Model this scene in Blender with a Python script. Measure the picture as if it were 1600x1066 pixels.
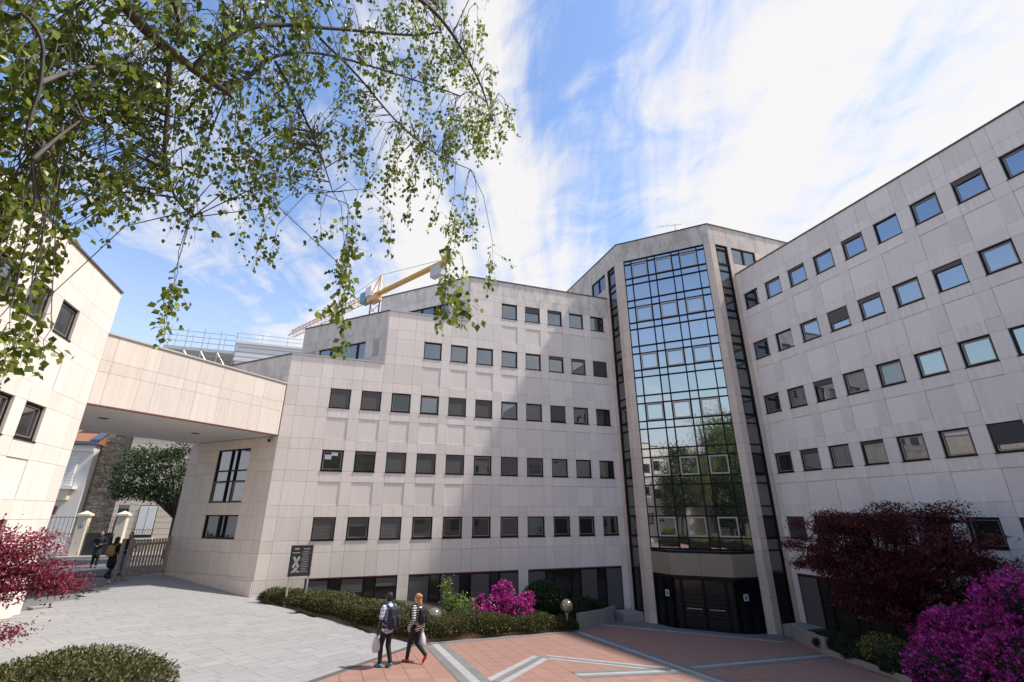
import bpy, bmesh, math, random
import numpy as np
from mathutils import Vector, Matrix
for o in list(bpy.data.objects): bpy.data.objects.remove(o)
SC = bpy.context.scene
COL = SC.collection
R = math.radians
rnd = random.Random(7)
nrg = np.random.default_rng(11)

# ------------------------------------------------------------ camera, sky, sun, exposure
CAMZ = 5.18
cam_d = bpy.data.cameras.new('camera'); cam = bpy.data.objects.new('camera', cam_d); COL.objects.link(cam)
cam_d.sensor_width = 36.0; cam_d.lens = 730.686 / 1600 * 36; cam_d.clip_start = 0.05; cam_d.clip_end = 3000
cF = Vector((0.31411, 0.88376, 0.34685)); cR = Vector((0.942396, -0.334497, -0.0011555)); cU = Vector((-0.114998, -0.32723, 0.937921))
cam.matrix_world = Matrix(((cR.x, cU.x, -cF.x, 0), (cR.y, cU.y, -cF.y, 0), (cR.z, cU.z, -cF.z, CAMZ), (0, 0, 0, 1)))
SC.camera = cam
SUN = Vector((1.0, -0.23, 1.55)).normalized()
sun_el = math.asin(SUN.z); sun_az = math.atan2(SUN.x, SUN.y)
sd = bpy.data.lights.new('sun', 'SUN'); sd.energy = 2.0; sd.angle = R(2.2); sd.color = (1.0, 0.97, 0.93)
so = bpy.data.objects.new('sun', sd); COL.objects.link(so); so.rotation_euler = SUN.to_track_quat('Z', 'Y').to_euler()
SC.view_settings.view_transform = 'Standard'; SC.view_settings.look = 'None'
SC.view_settings.gamma = 1.0; SC.view_settings.use_curve_mapping = False
SC.view_settings.exposure = 1.42

SKY = [(14.83, 18.82, 0), (14.95, 18.16, 0), (5.0, 2.0, 0)]     # where in the cloud field we stand
W = bpy.data.worlds.new('World'); SC.world = W; W.use_nodes = True
def build_world():
    nt = W.node_tree; N = nt.nodes; L = nt.links
    N.clear()
    out = N.new('ShaderNodeOutputWorld'); bg = N.new('ShaderNodeBackground'); bg.inputs['Strength'].default_value = 0.115
    sky = N.new('ShaderNodeTexSky'); sky.sky_type = 'NISHITA'; sky.sun_disc = False
    sky.sun_elevation = sun_el; sky.sun_rotation = sun_az; sky.air_density = 0.8; sky.dust_density = 0.15; sky.ozone_density = 1.9
    tc = N.new('ShaderNodeTexCoord'); sep = N.new('ShaderNodeSeparateXYZ'); L.new(tc.outputs['Generated'], sep.inputs[0])
    def math_(op, a, b=None, c=None, clamp=False):
        m = N.new('ShaderNodeMath'); m.operation = op; m.use_clamp = clamp
        for i, v in enumerate((a, b, c)):
            if v is None: continue
            if isinstance(v, (int, float)): m.inputs[i].default_value = v
            else: L.new(v, m.inputs[i])
        return m.outputs[0]
    zz = math_('ADD', math_('MAXIMUM', sep.outputs[2], 0.0), 0.16)
    px = math_('DIVIDE', sep.outputs[0], zz); py = math_('DIVIDE', sep.outputs[1], zz)
    cb = N.new('ShaderNodeCombineXYZ'); L.new(px, cb.inputs[0]); L.new(py, cb.inputs[1])
    def noise(rot, scale, loc, nscale, detail, rough, dist):
        m0 = N.new('ShaderNodeMapping'); m0.inputs['Rotation'].default_value = (0, 0, rot); L.new(cb.outputs[0], m0.inputs[0])
        mp = N.new('ShaderNodeMapping'); mp.inputs['Scale'].default_value = scale; mp.inputs['Location'].default_value = loc
        L.new(m0.outputs[0], mp.inputs[0])
        n = N.new('ShaderNodeTexNoise'); n.inputs['Scale'].default_value = nscale; n.inputs['Detail'].default_value = detail
        n.inputs['Roughness'].default_value = rough; n.inputs['Distortion'].default_value = dist
        L.new(mp.outputs[0], n.inputs['Vector']); return n.outputs[0]
    big = noise(R(24), (1.0, 0.45, 1), SKY[0], 0.85, 3, 0.5, 0.5)
    streak = noise(R(22), (1.9, 0.42, 1), SKY[1], 1.5, 8, 0.58, 0.7)
    fine = noise(R(60), (1.0, 1.5, 1), SKY[2], 5.0, 8, 0.62, 0.8)
    m = math_('ADD', math_('MULTIPLY', big, 0.9), math_('MULTIPLY', streak, 0.85))
    m = math_('ADD', m, math_('MULTIPLY', fine, 0.36))
    # cover thickens gently towards the sun side of the sky (+x)
    m = math_('ADD', m, math_('MULTIPLY', math_('SUBTRACT', sep.outputs[0], 0.30), 0.20))
    mr = N.new('ShaderNodeMapRange'); mr.inputs['From Min'].default_value = 0.92; mr.inputs['From Max'].default_value = 1.17
    mr.interpolation_type = 'SMOOTHSTEP'
    L.new(m, mr.inputs['Value'])
    hz = N.new('ShaderNodeMapRange'); hz.inputs['From Min'].default_value = 0.0; hz.inputs['From Max'].default_value = 0.50
    hz.inputs['To Min'].default_value = 0.65; hz.inputs['To Max'].default_value = 0.0
    L.new(sep.outputs[2], hz.inputs['Value'])
    fac = math_('MAXIMUM', math_('MULTIPLY', mr.outputs[0], 0.93), hz.outputs[0])
    mix = N.new('ShaderNodeMix'); mix.data_type = 'RGBA'
    L.new(fac, mix.inputs['Factor']); L.new(sky.outputs[0], mix.inputs['A'])
    mix.inputs['B'].default_value = (3.2, 3.1, 3.0, 1)
    vm = N.new('ShaderNodeVectorMath'); vm.operation = 'MINIMUM'; vm.inputs[1].default_value = (3.1, 3.1, 3.5)
    L.new(mix.outputs['Result'], vm.inputs[0]); L.new(vm.outputs[0], bg.inputs['Color']); L.new(bg.outputs[0], out.inputs['Surface'])
build_world()

# ------------------------------------------------------------ materials
MATS = {}
def newmat(name):
    m = bpy.data.materials.new(name); m.use_nodes = True; MATS[name] = m
    return m, m.node_tree.nodes, m.node_tree.links, m.node_tree.nodes['Principled BSDF']
def plain(name, col, rough=0.6, metal=0.0, spec=0.5, var=0.0, noise=0.0, nscale=8.0, bump=0.0):
    m, N, L, b = newmat(name)
    b.inputs['Roughness'].default_value = rough; b.inputs['Metallic'].default_value = metal
    b.inputs['Specular IOR Level'].default_value = spec; b.inputs['Base Color'].default_value = (*col, 1)
    if var or noise:
        hsv = N.new('ShaderNodeHueSaturation'); hsv.inputs['Color'].default_value = (*col, 1)
        val = N.new('ShaderNodeMath'); val.operation = 'ADD'; val.inputs[1].default_value = 1.0 - var / 2 - noise / 2
        oi = N.new('ShaderNodeObjectInfo'); mu = N.new('ShaderNodeMath'); mu.operation = 'MULTIPLY'; mu.inputs[1].default_value = var
        L.new(oi.outputs['Random'], mu.inputs[0])
        g = N.new('ShaderNodeNewGeometry'); n = N.new('ShaderNodeTexNoise'); n.inputs['Scale'].default_value = nscale; n.inputs['Detail'].default_value = 6
        L.new(g.outputs['Position'], n.inputs['Vector'])
        m2 = N.new('ShaderNodeMath'); m2.operation = 'MULTIPLY_ADD'; m2.inputs[1].default_value = noise
        L.new(n.outputs[0], m2.inputs[0]); L.new(mu.outputs[0], m2.inputs[2]); L.new(m2.outputs[0], val.inputs[0])
        L.new(val.outputs[0], hsv.inputs['Value']); L.new(hsv.outputs[0], b.inputs['Base Color'])
        if bump:
            bp = N.new('ShaderNodeBump'); bp.inputs['Strength'].default_value = bump; bp.inputs['Distance'].default_value = 0.02
            L.new(n.outputs[0], bp.inputs['Height']); L.new(bp.outputs[0], b.inputs['Normal'])
    return m
def stone(name, col, stain=0.0, streak=0.11, var=0.09):
    """pale stone cladding: slab to slab tone, vertical rain streaks, blotches, optional grey weather stain"""
    m, N, L, b = newmat(name); b.inputs['Roughness'].default_value = 0.72; b.inputs['Specular IOR Level'].default_value = 0.3
    g = N.new('ShaderNodeNewGeometry')
    mp = N.new('ShaderNodeMapping'); mp.inputs['Scale'].default_value = (5.0, 5.0, 0.35); L.new(g.outputs['Position'], mp.inputs[0])
    n1 = N.new('ShaderNodeTexNoise'); n1.inputs['Scale'].default_value = 1.6; n1.inputs['Detail'].default_value = 7; L.new(mp.outputs[0], n1.inputs['Vector'])
    n2 = N.new('ShaderNodeTexNoise'); n2.inputs['Scale'].default_value = 0.8; n2.inputs['Detail'].default_value = 5; L.new(g.outputs['Position'], n2.inputs['Vector'])
    n3 = N.new('ShaderNodeTexNoise'); n3.inputs['Scale'].default_value = 45; n3.inputs['Detail'].default_value = 4; L.new(g.outputs['Position'], n3.inputs['Vector'])
    oi = N.new('ShaderNodeObjectInfo')
    def ma(op, a, b_, c=None):
        q = N.new('ShaderNodeMath'); q.operation = op
        for i, v in enumerate((a, b_, c)):
            if v is None: continue
            if isinstance(v, (int, float)): q.inputs[i].default_value = v
            else: L.new(v, q.inputs[i])
        return q.outputs[0]
    v = ma('MULTIPLY_ADD', oi.outputs['Random'], var, 1.0 - var / 2 - streak / 2 - 0.06)
    v = ma('MULTIPLY_ADD', n1.outputs[0], streak * 1.4, v)
    v = ma('MULTIPLY_ADD', n2.outputs[0], 0.10, v)
    v = ma('MULTIPLY_ADD', n3.outputs[0], 0.04, v)
    hsv = N.new('ShaderNodeHueSaturation'); hsv.inputs['Color'].default_value = (*col, 1); L.new(v, hsv.inputs['Value'])
    last = hsv.outputs[0]
    if stain:
        mp2 = N.new('ShaderNodeMapping'); mp2.inputs['Scale'].default_value = (2.2, 2.2, 0.7); L.new(g.outputs['Position'], mp2.inputs[0])
        n4 = N.new('ShaderNodeTexNoise'); n4.inputs['Scale'].default_value = 1.1; n4.inputs['Detail'].default_value = 8; n4.inputs['Roughness'].default_value = 0.7
        L.new(mp2.outputs[0], n4.inputs['Vector'])
        mr = N.new('ShaderNodeMapRange'); mr.inputs['From Min'].default_value = 0.46; mr.inputs['From Max'].default_value = 0.60; mr.inputs['To Max'].default_value = stain
        L.new(n4.outputs[0], mr.inputs['Value'])
        mx = N.new('ShaderNodeMix'); mx.data_type = 'RGBA'; L.new(mr.outputs[0], mx.inputs['Factor']); L.new(last, mx.inputs['A'])
        mx.inputs['B'].default_value = (0.30, 0.28, 0.25, 1); last = mx.outputs['Result']
    L.new(last, b.inputs['Base Color'])
    bp = N.new('ShaderNodeBump'); bp.inputs['Strength'].default_value = 0.15; bp.inputs['Distance'].default_value = 0.004
    L.new(n3.outputs[0], bp.inputs['Height']); L.new(bp.outputs[0], b.inputs['Normal'])
    return m
def glass(name, base, refl, tint=(0.9, 0.93, 0.96), rough=0.015):
    m, N, L, b = newmat(name)
    b.inputs['Base Color'].default_value = (*base, 1); b.inputs['Roughness'].default_value = 0.4
    gl = N.new('ShaderNodeBsdfGlossy'); gl.inputs['Color'].default_value = (*tint, 1); gl.inputs['Roughness'].default_value = rough
    lw = N.new('ShaderNodeLayerWeight'); lw.inputs['Blend'].default_value = 0.25
    mr = N.new('ShaderNodeMapRange'); mr.inputs['To Min'].default_value = refl; mr.inputs['To Max'].default_value = 1.0
    L.new(lw.outputs['Fresnel'], mr.inputs['Value'])
    g = N.new('ShaderNodeNewGeometry'); n = N.new('ShaderNodeTexNoise'); n.inputs['Scale'].default_value = 0.9; n.inputs['Detail'].default_value = 1
    L.new(g.outputs['Position'], n.inputs['Vector'])
    bp = N.new('ShaderNodeBump'); bp.inputs['Strength'].default_value = 0.05; bp.inputs['Distance'].default_value = 0.05
    L.new(n.outputs[0], bp.inputs['Height']); L.new(bp.outputs[0], gl.inputs['Normal'])
    ms = N.new('ShaderNodeMixShader'); L.new(mr.outputs[0], ms.inputs[0]); L.new(b.outputs[0], ms.inputs[1]); L.new(gl.outputs[0], ms.inputs[2])
    L.new(ms.outputs[0], N['Material Output'].inputs['Surface'])
    return m
def leafmat(name, c1, c2, trans=0.35, rough=0.5):
    m, N, L, b = newmat(name)
    at = N.new('ShaderNodeAttribute'); at.attribute_name = 'tint'
    cr = N.new('ShaderNodeMix'); cr.data_type = 'RGBA'; L.new(at.outputs['Fac'], cr.inputs['Factor'])
    cr.inputs['A'].default_value = (*c1, 1); cr.inputs['B'].default_value = (*c2, 1)
    L.new(cr.outputs['Result'], b.inputs['Base Color']); b.inputs['Roughness'].default_value = rough
    tr = N.new('ShaderNodeBsdfTranslucent'); L.new(cr.outputs['Result'], tr.inputs['Color'])
    ms = N.new('ShaderNodeMixShader'); ms.inputs[0].default_value = trans
    L.new(b.outputs[0], ms.inputs[1]); L.new(tr.outputs[0], ms.inputs[2]); L.new(ms.outputs[0], N['Material Output'].inputs['Surface'])
    return m
stone('stone_pale', (0.81, 0.715, 0.63), var=0.13)
stone('stone_drip', (0.79, 0.695, 0.61), streak=0.28)
stone('stone_panel', (0.82, 0.725, 0.645), streak=0.10, var=0.13)
stone('stone_stained', (0.76, 0.675, 0.59), stain=0.42)
stone('stone_flank_shade', (0.60, 0.535, 0.465), stain=0.4)  # weather-stained flank stone, base colour darkened for the side turned from the sun
stone('stone_warm', (0.67, 0.585, 0.505), streak=0.22, var=0.09)
stone('stone_tower', (0.63, 0.51, 0.41), streak=0.24, var=0.12)
stone('stone_tower_stained', (0.58, 0.51, 0.45), stain=0.5, streak=0.2)
plain('joint', (0.42, 0.385, 0.35), 0.9)
plain('coping', (0.50, 0.47, 0.45), 0.5, noise=0.15)
plain('coping_dark', (0.10, 0.085, 0.08), 0.5)
plain('soffit', (0.62, 0.60, 0.585), 0.6, noise=0.08, nscale=1.5)
plain('frame', (0.017, 0.012, 0.011), 0.5, spec=0.2, var=0.2)
plain('sash', (0.28, 0.25, 0.22), 0.4, metal=0.3, var=0.15)
plain('shutter', (0.125, 0.112, 0.102), 0.6, var=0.18)
plain('shutter_dark', (0.07, 0.065, 0.062), 0.6, var=0.15)
plain('mullion', (0.006, 0.006, 0.007), 0.5, spec=0.2)
glass('glass', (0.009, 0.009, 0.010), 0.20)
glass('glass_sky_tint', (0.010, 0.011, 0.014), 0.42, tint=(0.80, 0.90, 1.0))  # window glass with the sky's blue reflection strengthened in its gloss tint
glass('glass_warm', (0.030, 0.024, 0.019), 0.08)
glass('glass_dim', (0.010, 0.009, 0.008), 0.06)
glass('glass_tower', (0.010, 0.011, 0.012), 0.55, tint=(0.86, 0.92, 0.95))
glass('glass_strip', (0.035, 0.032, 0.030), 0.12)
glass('glass_door', (0.003, 0.003, 0.003), 0.02, tint=(0.55, 0.55, 0.56))
plain('asphalt', (0.085, 0.083, 0.082), 0.9, noise=0.3, nscale=3)
plain('earth', (0.06, 0.045, 0.03), 0.95, noise=0.5, nscale=5)
plain('ground_far', (0.16, 0.155, 0.145), 0.9, noise=0.3, nscale=0.3)
plain('slab_grey', (0.295, 0.282, 0.268), 0.75, var=0.12, noise=0.26, nscale=5, bump=0.1)
plain('tile_red', (0.32, 0.172, 0.128), 0.8, var=0.14, noise=0.34, nscale=2.2, bump=0.1)
plain('strip_white', (0.36, 0.345, 0.325), 0.75, var=0.12, noise=0.15, nscale=6)
plain('strip_grey', (0.18, 0.172, 0.165), 0.75, var=0.15, noise=0.15, nscale=6)
plain('drain', (0.10, 0.09, 0.085), 0.7)
plain('concrete', (0.33, 0.30, 0.265), 0.85, var=0.1, noise=0.25, nscale=3, bump=0.15)
plain('kerb_brown', (0.30, 0.22, 0.155), 0.85, var=0.2, noise=0.25, nscale=5)
plain('bark', (0.055, 0.042, 0.034), 0.9, noise=0.6, nscale=14, bump=0.4)
plain('bark_birch', (0.12, 0.095, 0.085), 0.8, noise=0.9, nscale=9, bump=0.3)
plain('white_paint', (0.78, 0.77, 0.74), 0.5, noise=0.06, nscale=2)
plain('cream', (0.70, 0.60, 0.47), 0.8, noise=0.12, nscale=2)
plain('house_white', (0.66, 0.63, 0.58), 0.8, noise=0.12, nscale=2)
plain('zinc', (0.12, 0.14, 0.20), 0.4, metal=0.4)
plain('roof_tile', (0.32, 0.14, 0.075), 0.85, noise=0.5, nscale=9)
plain('gate_metal', (0.33, 0.27, 0.22), 0.5, metal=0.2, var=0.1)
plain('iron', (0.03, 0.03, 0.032), 0.5)
plain('steel', (0.50, 0.50, 0.51), 0.4, metal=0.6)
plain('crane_yellow', (0.66, 0.37, 0.08), 0.45, noise=0.1)
plain('crane_pale', (0.72, 0.42, 0.22), 0.5)
plain('crane_glass', (0.12, 0.30, 0.36), 0.2)
plain('ballast', (0.52, 0.51, 0.49), 0.8, noise=0.2)
plain('rust_red', (0.22, 0.07, 0.05), 0.7)
plain('sign_dark', (0.028, 0.030, 0.034), 0.35)
plain('sign_print', (0.42, 0.39, 0.36), 0.5)
plain('sign_red', (0.22, 0.05, 0.045), 0.5)
plain('globe', (0.33, 0.29, 0.21), 0.12, metal=0.55)
plain('sticker_white', (0.75, 0.77, 0.80), 0.5)
plain('sticker_blue', (0.05, 0.16, 0.42), 0.5)
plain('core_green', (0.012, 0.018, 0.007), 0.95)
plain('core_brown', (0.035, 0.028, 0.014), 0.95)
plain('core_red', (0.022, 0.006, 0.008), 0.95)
leafmat('leaf_birch', (0.085, 0.135, 0.018), (0.40, 0.45, 0.075), 0.60, 0.36)
leafmat('leaf_hedge', (0.042, 0.055, 0.012), (0.19, 0.175, 0.055), 0.25)
plain('sash_light', (0.44, 0.40, 0.34), 0.45, var=0.1)
plain('fascia_tan', (0.29, 0.235, 0.17), 0.5, noise=0.1)
leafmat('leaf_dark', (0.018, 0.038, 0.012), (0.050, 0.085, 0.025), 0.25)
leafmat('leaf_light', (0.13, 0.20, 0.035), (0.28, 0.36, 0.08), 0.35)
leafmat('leaf_tree', (0.018, 0.042, 0.010), (0.070, 0.120, 0.025), 0.35)
leafmat('leaf_maple', (0.040, 0.007, 0.007), (0.19, 0.028, 0.026), 0.3)
leafmat('leaf_maple_pink', (0.15, 0.016, 0.034), (0.48, 0.075, 0.125), 0.40)
leafmat('flower', (0.30, 0.006, 0.17), (0.85, 0.090, 0.48), 0.35)
leafmat('leaf_yellow', (0.08, 0.10, 0.015), (0.40, 0.34, 0.05), 0.3)

# ------------------------------------------------------------ mesh helpers
def wm(o):
    m = Matrix.LocRotScale(o.location, o.rotation_euler, o.scale)
    return wm(o.parent) @ o.matrix_parent_inverse @ m if o.parent else m
def link(o, parent=None, local=False):
    """link under a parent; coordinates stay world coordinates unless local"""
    COL.objects.link(o)
    if parent is not None:
        o.parent = parent
        if not local: o.matrix_parent_inverse = wm(parent).inverted()
    return o
def tag(o, label, cat, group=None):
    o['label'] = label; o['category'] = cat
    if group: o['group'] = group
    return o
def thing(name, label, cat, loc=(0, 0, 0), rz=0.0, group=None):
    o = bpy.data.objects.new(name, None); o.empty_display_size = 0.2
    o.location = loc; o.rotation_euler = (0, 0, rz); link(o)
    return tag(o, label, cat, group)
class MB:
    def __init__(s): s.v = []; s.f = []
    def add(s, vs, fs):
        k = len(s.v); s.v += [tuple(p) for p in vs]; s.f += [tuple(i + k for i in f) for f in fs]; return s
    def box(s, x0, y0, z0, x1, y1, z1):
        return s.add([(x0, y0, z0), (x1, y0, z0), (x1, y1, z0), (x0, y1, z0), (x0, y0, z1), (x1, y0, z1), (x1, y1, z1), (x0, y1, z1)],
                     [(0, 3, 2, 1), (4, 5, 6, 7), (0, 1, 5, 4), (1, 2, 6, 5), (2, 3, 7, 6), (3, 0, 4, 7)])
    def prism(s, poly, z0, z1):
        n = len(poly)
        zf0 = z0 if callable(z0) else (lambda x, y: z0); zf1 = z1 if callable(z1) else (lambda x, y: z1)
        vs = [(x, y, zf0(x, y)) for x, y in poly] + [(x, y, zf1(x, y)) for x, y in poly]
        fs = [tuple(range(n - 1, -1, -1)), tuple(range(n, 2 * n))] + [(i, (i + 1) % n, n + (i + 1) % n, n + i) for i in range(n)]
        return s.add(vs, fs)
    def tube(s, pts, rad, n=6, cap=True):
        pts = [Vector(p) for p in pts]; k = len(pts)
        if isinstance(rad, (int, float)): rad = [rad] * k
        vs = []; up = None
        for i, p in enumerate(pts):
            t = (pts[min(i + 1, k - 1)] - pts[max(i - 1, 0)])
            if t.length < 1e-9: t = Vector((0, 0, 1))
            t.normalize()
            if up is None: up = Vector((0, 0, 1)) if abs(t.z) < .9 else Vector((1, 0, 0))
            a = t.cross(up)
            if a.length < 1e-6: a = t.orthogonal()
            a.normalize(); b = t.cross(a); up = -b if False else up
            for j in range(n):
                an = 2 * math.pi * j / n
                vs.append(p + (a * math.cos(an) + b * math.sin(an)) * rad[i])
        fs = [(i * n + j, i * n + (j + 1) % n, (i + 1) * n + (j + 1) % n, (i + 1) * n + j) for i in range(k - 1) for j in range(n)]
        if cap: fs += [tuple(range(n - 1, -1, -1)), tuple((k - 1) * n + j for j in range(n))]
        return s.add(vs, fs)
    def sphere(s, c, r, seg=12, rings=8, f=None):
        if isinstance(r, (int, float)): r = (r, r, r)
        vs = []; fs = []
        for i in range(rings + 1):
            th = math.pi * i / rings
            for j in range(seg):
                ph = 2 * math.pi * j / seg
                d = (math.sin(th) * math.cos(ph), math.sin(th) * math.sin(ph), math.cos(th))
                q = f(d) if f else 1.0
                vs.append((c[0] + r[0] * d[0] * q, c[1] + r[1] * d[1] * q, c[2] + r[2] * d[2] * q))
        for i in range(rings):
            for j in range(seg):
                fs.append((i * seg + j, (i + 1) * seg + j, (i + 1) * seg + (j + 1) % seg, i * seg + (j + 1) % seg))
        return s.add(vs, fs)
    def mesh(s, name, mat, smooth=False):
        me = bpy.data.meshes.new(name); me.from_pydata(s.v, [], s.f); me.update()
        if mat: me.materials.append(MATS[mat])
        if smooth: me.polygons.foreach_set('use_smooth', [True] * len(me.polygons))
        return me
    def build(s, name, mat, parent=None, smooth=False, loc=None, rz=None, local=False):
        o = bpy.data.objects.new(name, s.mesh(name, mat, smooth)); link(o, parent, local)
        if loc is not None: o.location = loc
        if rz is not None: o.rotation_euler = (0, 0, rz)
        return o
def struct(o): o['kind'] = 'structure'; return o
_cache = {}
def boxmesh(w, d, h, mat, y0=0.0):
    k = (round(w, 3), round(d, 3), round(h, 3), mat, round(y0, 3))
    if k not in _cache: _cache[k] = MB().box(0, y0, 0, w, y0 + d, h).mesh('slab', mat)
    return _cache[k]
def put(name, mesh, parent, loc, rz=0.0, rx=0.0, local=False):
    o = bpy.data.objects.new(name, mesh); link(o, parent, local); o.location = loc; o.rotation_euler = (rx, 0, rz); return o
class Wall:
    """a facade frame: origin, heading th; local x runs along the wall, local -y points outwards"""
    def __init__(s, ox, oy, th, L): s.o = (ox, oy); s.th = R(th); s.L = L; s.c = math.cos(s.th); s.s = math.sin(s.th)
    def at(s, a, y, z): return (s.o[0] + a * s.c - y * s.s, s.o[1] + a * s.s + y * s.c, z)
    def slab(s, name, parent, a0, a1, z0, z1, mat, depth=0.16, inset=0.0, gap=0.0085):
        g = gap / 2
        return put(name, boxmesh(a1 - a0 - gap, depth - inset, z1 - z0 - gap, mat), parent, s.at(a0 + g, inset, z0 + g), s.th)
    def box(s, name, parent, a0, a1, y0, y1, z0, z1, mat):
        return put(name, boxmesh(a1 - a0, y1 - y0, z1 - z0, mat), parent, s.at(a0, y0, z0), s.th)
def gz(x, y):
    return min(2.5, 0.0605 * max(0.0, 38.68 - (x + y)) + 0.07 * max(0.0, -15.58 - (x - y)))
def gzn(x, y):
    return np.minimum(2.5, 0.0605 * np.maximum(0.0, 38.68 - (x + y)) + 0.07 * np.maximum(0.0, -15.58 - (x - y)))
def leaves(name, P, size, mat, parent, ups=0.3, aspect=0.62, jitter=0.35, dirs=None, fold=0.18):
    """one mesh of small folded leaf faces at points P; tint is a random per-leaf value"""
    P = np.asarray(P, float); n = len(P)
    d = nrg.normal(size=(n, 3)) if dirs is None else np.asarray(dirs, float) + nrg.normal(size=(n, 3)) * jitter
    d /= np.linalg.norm(d, axis=1)[:, None] + 1e-9
    q = nrg.normal(size=(n, 3)); q[:, 2] += ups * 4
    side = np.cross(d, q); side /= np.linalg.norm(side, axis=1)[:, None] + 1e-9
    nor = np.cross(side, d)
    sz = size * nrg.uniform(0.65, 1.25, n)[:, None]
    a = P; t = P + d * sz; m = P + d * sz * 0.42
    l = m + side * sz * aspect * 0.5 + nor * sz * fold; r = m - side * sz * aspect * 0.5 + nor * sz * fold
    V = np.stack([a, l, t, r], 1).reshape(-1, 3)
    me = bpy.data.meshes.new(name)
    me.vertices.add(4 * n); me.vertices.foreach_set('co', V.ravel())
    idx = np.arange(n)[:, None] * 4 + np.array([[0, 1, 2, 0, 2, 3]]); idx = idx.ravel()
    me.loops.add(6 * n); me.loops.foreach_set('vertex_index', idx)
    me.polygons.add(2 * n); me.polygons.foreach_set('loop_start', np.arange(2 * n) * 3); me.polygons.foreach_set('loop_total', np.full(2 * n, 3))
    me.update(calc_edges=True)
    at = me.attributes.new('tint', 'FLOAT', 'POINT')
    at.data.foreach_set('value', np.repeat(nrg.uniform(0, 1, n) ** 1.3, 4))
    me.materials.append(MATS[mat])
    o = bpy.data.objects.new(name, me); link(o, parent)
    return o
# ------------------------------------------------------------ ground, plaza and ramp
def ground_sheet():
    xs = [-900, -300, -120, -60] + list(np.arange(-36, 40.1, 2.0)) + [60, 120, 300, 900]
    ys = [-900, -300, -120, -60] + list(np.arange(-30, 60.1, 2.0)) + [90, 160, 300, 900]
    vs = [(x, y, gz(x, y) - 0.07) for y in ys for x in xs]; nx = len(xs)
    fs = [(j * nx + i, j * nx + i + 1, (j + 1) * nx + i + 1, (j + 1) * nx + i) for j in range(len(ys) - 1) for i in range(nx - 1)]
    struct(MB().add(vs, fs).build('ground', 'ground_far', None))
ground_sheet()
def quadslab(pts, t=0.05, lift=0.0):
    """a thin slab following the sloping ground under four plan points"""
    n = len(pts)
    top = [(x, y, gz(x, y) + lift) for x, y in pts]; bot = [(x, y, gz(x, y) + lift - t) for x, y in pts]
    return bot + top, [tuple(range(n - 1, -1, -1)), tuple(range(n, 2 * n))] + [(i, (i + 1) % n, n + (i + 1) % n, n + i) for i in range(n)]
def pieces(parent, name, polys, mat, lift=0.0, limit=300):
    """the pieces that show largest as objects, the rest joined in one part"""
    def near(p):
        cx = sum(q[0] for q in p) / len(p); cy = sum(q[1] for q in p) / len(p)
        fw = cx * cF.x + cy * cF.y
        side = (cx * cR.x + cy * cR.y) / max(fw, 0.1)
        return fw + (100 if abs(side) > 1.15 or fw < 9 else 0)
    polys = sorted(polys, key=near); rest = MB()
    for i, p in enumerate(polys):
        if i < limit:
            cx, cy = p[0]; cz = gz(cx, cy)
            v, f = quadslab(p, lift=lift); m = MB().add([(a - cx, b - cy, c - cz) for a, b, c in v], f)
            m.build(name, mat, parent, loc=(cx, cy, cz))
        else:
            v, f = quadslab(p, lift=lift); rest.add(v, f)
    if rest.v:
        o = rest.build(name + '_field', mat, parent); o['kind'] = 'stuff'
def inset(p, g=0.008):
    cx = sum(q[0] for q in p) / len(p); cy = sum(q[1] for q in p) / len(p)
    return [(x + (g if x < cx else -g) , y + (g if y < cy else -g)) for x, y in p]
def clip(p, a, b, c):
    '''keep the part of polygon p where a*x + b*y >= c'''
    out = []
    for i in range(len(p)):
        q, r = p[i], p[(i + 1) % len(p)]; dq = a * q[0] + b * q[1] - c; dr = a * r[0] + b * r[1] - c
        if dq >= 0: out.append(q)
        if dq * dr < 0: t = dq / (dq - dr); out.append((q[0] + (r[0] - q[0]) * t, q[1] + (r[1] - q[1]) * t))
    return out if len(out) > 2 else []
def area(p): return abs(sum(p[i][0] * p[(i + 1) % len(p)][1] - p[(i + 1) % len(p)][0] * p[i][1] for i in range(len(p)))) / 2
# red tiled plaza: x - y > -15.58
bedline = [(-2.75, 24.75), (3.25, 18.75), (10.75, 21.35), (12.3, 22.6), (14.4, 24.72)]   # foot of the long planter
def in_bed(x, y):
    if y > 24.75 or x + y > 38.4: return True
    if y > 18.75 + (x - 3.25) * (2.6 / 7.5) and x > 3.25 and x < 10.75: return True
    if x >= 10.75 and y > 21.35 + (x - 10.75) * 0.9: return True
    if x <= 3.25 and x + y > 22.0: return True
    return False
rb = [(19.6, 18.4), (18.35, 16.6), (17.35, 14.85), (16.1, 12.0), (14.3, 8.5), (12.6, 4.0), (11.5, -2)]   # foot of the right-hand planter
def in_right(x, y):
    for (x0, y0), (x1, y1) in zip(rb, rb[1:]):
        if y1 <= y <= y0: return x > x0 + (x1 - x0) * (y0 - y) / (y0 - y1)
    return y < -2 or (y > 18.4 and x > 19.6)
plaza = struct(bpy.data.objects.new('plaza', None)); link(plaza)
T = 0.55; polys = []
for i in range(-12, 40):
    for j in range(-4, 48):
        x0, y0 = i * T, j * T; cx, cy = x0 + T / 2, y0 + T / 2
        if cx + cy > 36.8 or cy < 2 or in_bed(cx - .3, cy - .5) or in_right(cx - .6, cy): continue
        p = [(x0 + .005, y0 + .005), (x0 + T - .005, y0 + .005), (x0 + T - .005, y0 + T - .005), (x0 + .005, y0 + T - .005)]
        p = clip(p, .8246, -.5666, -7.82)
        if p and area(p) > .004: polys.append(p)
pieces(plaza, 'paving_tile', polys, 'tile_red')
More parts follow.
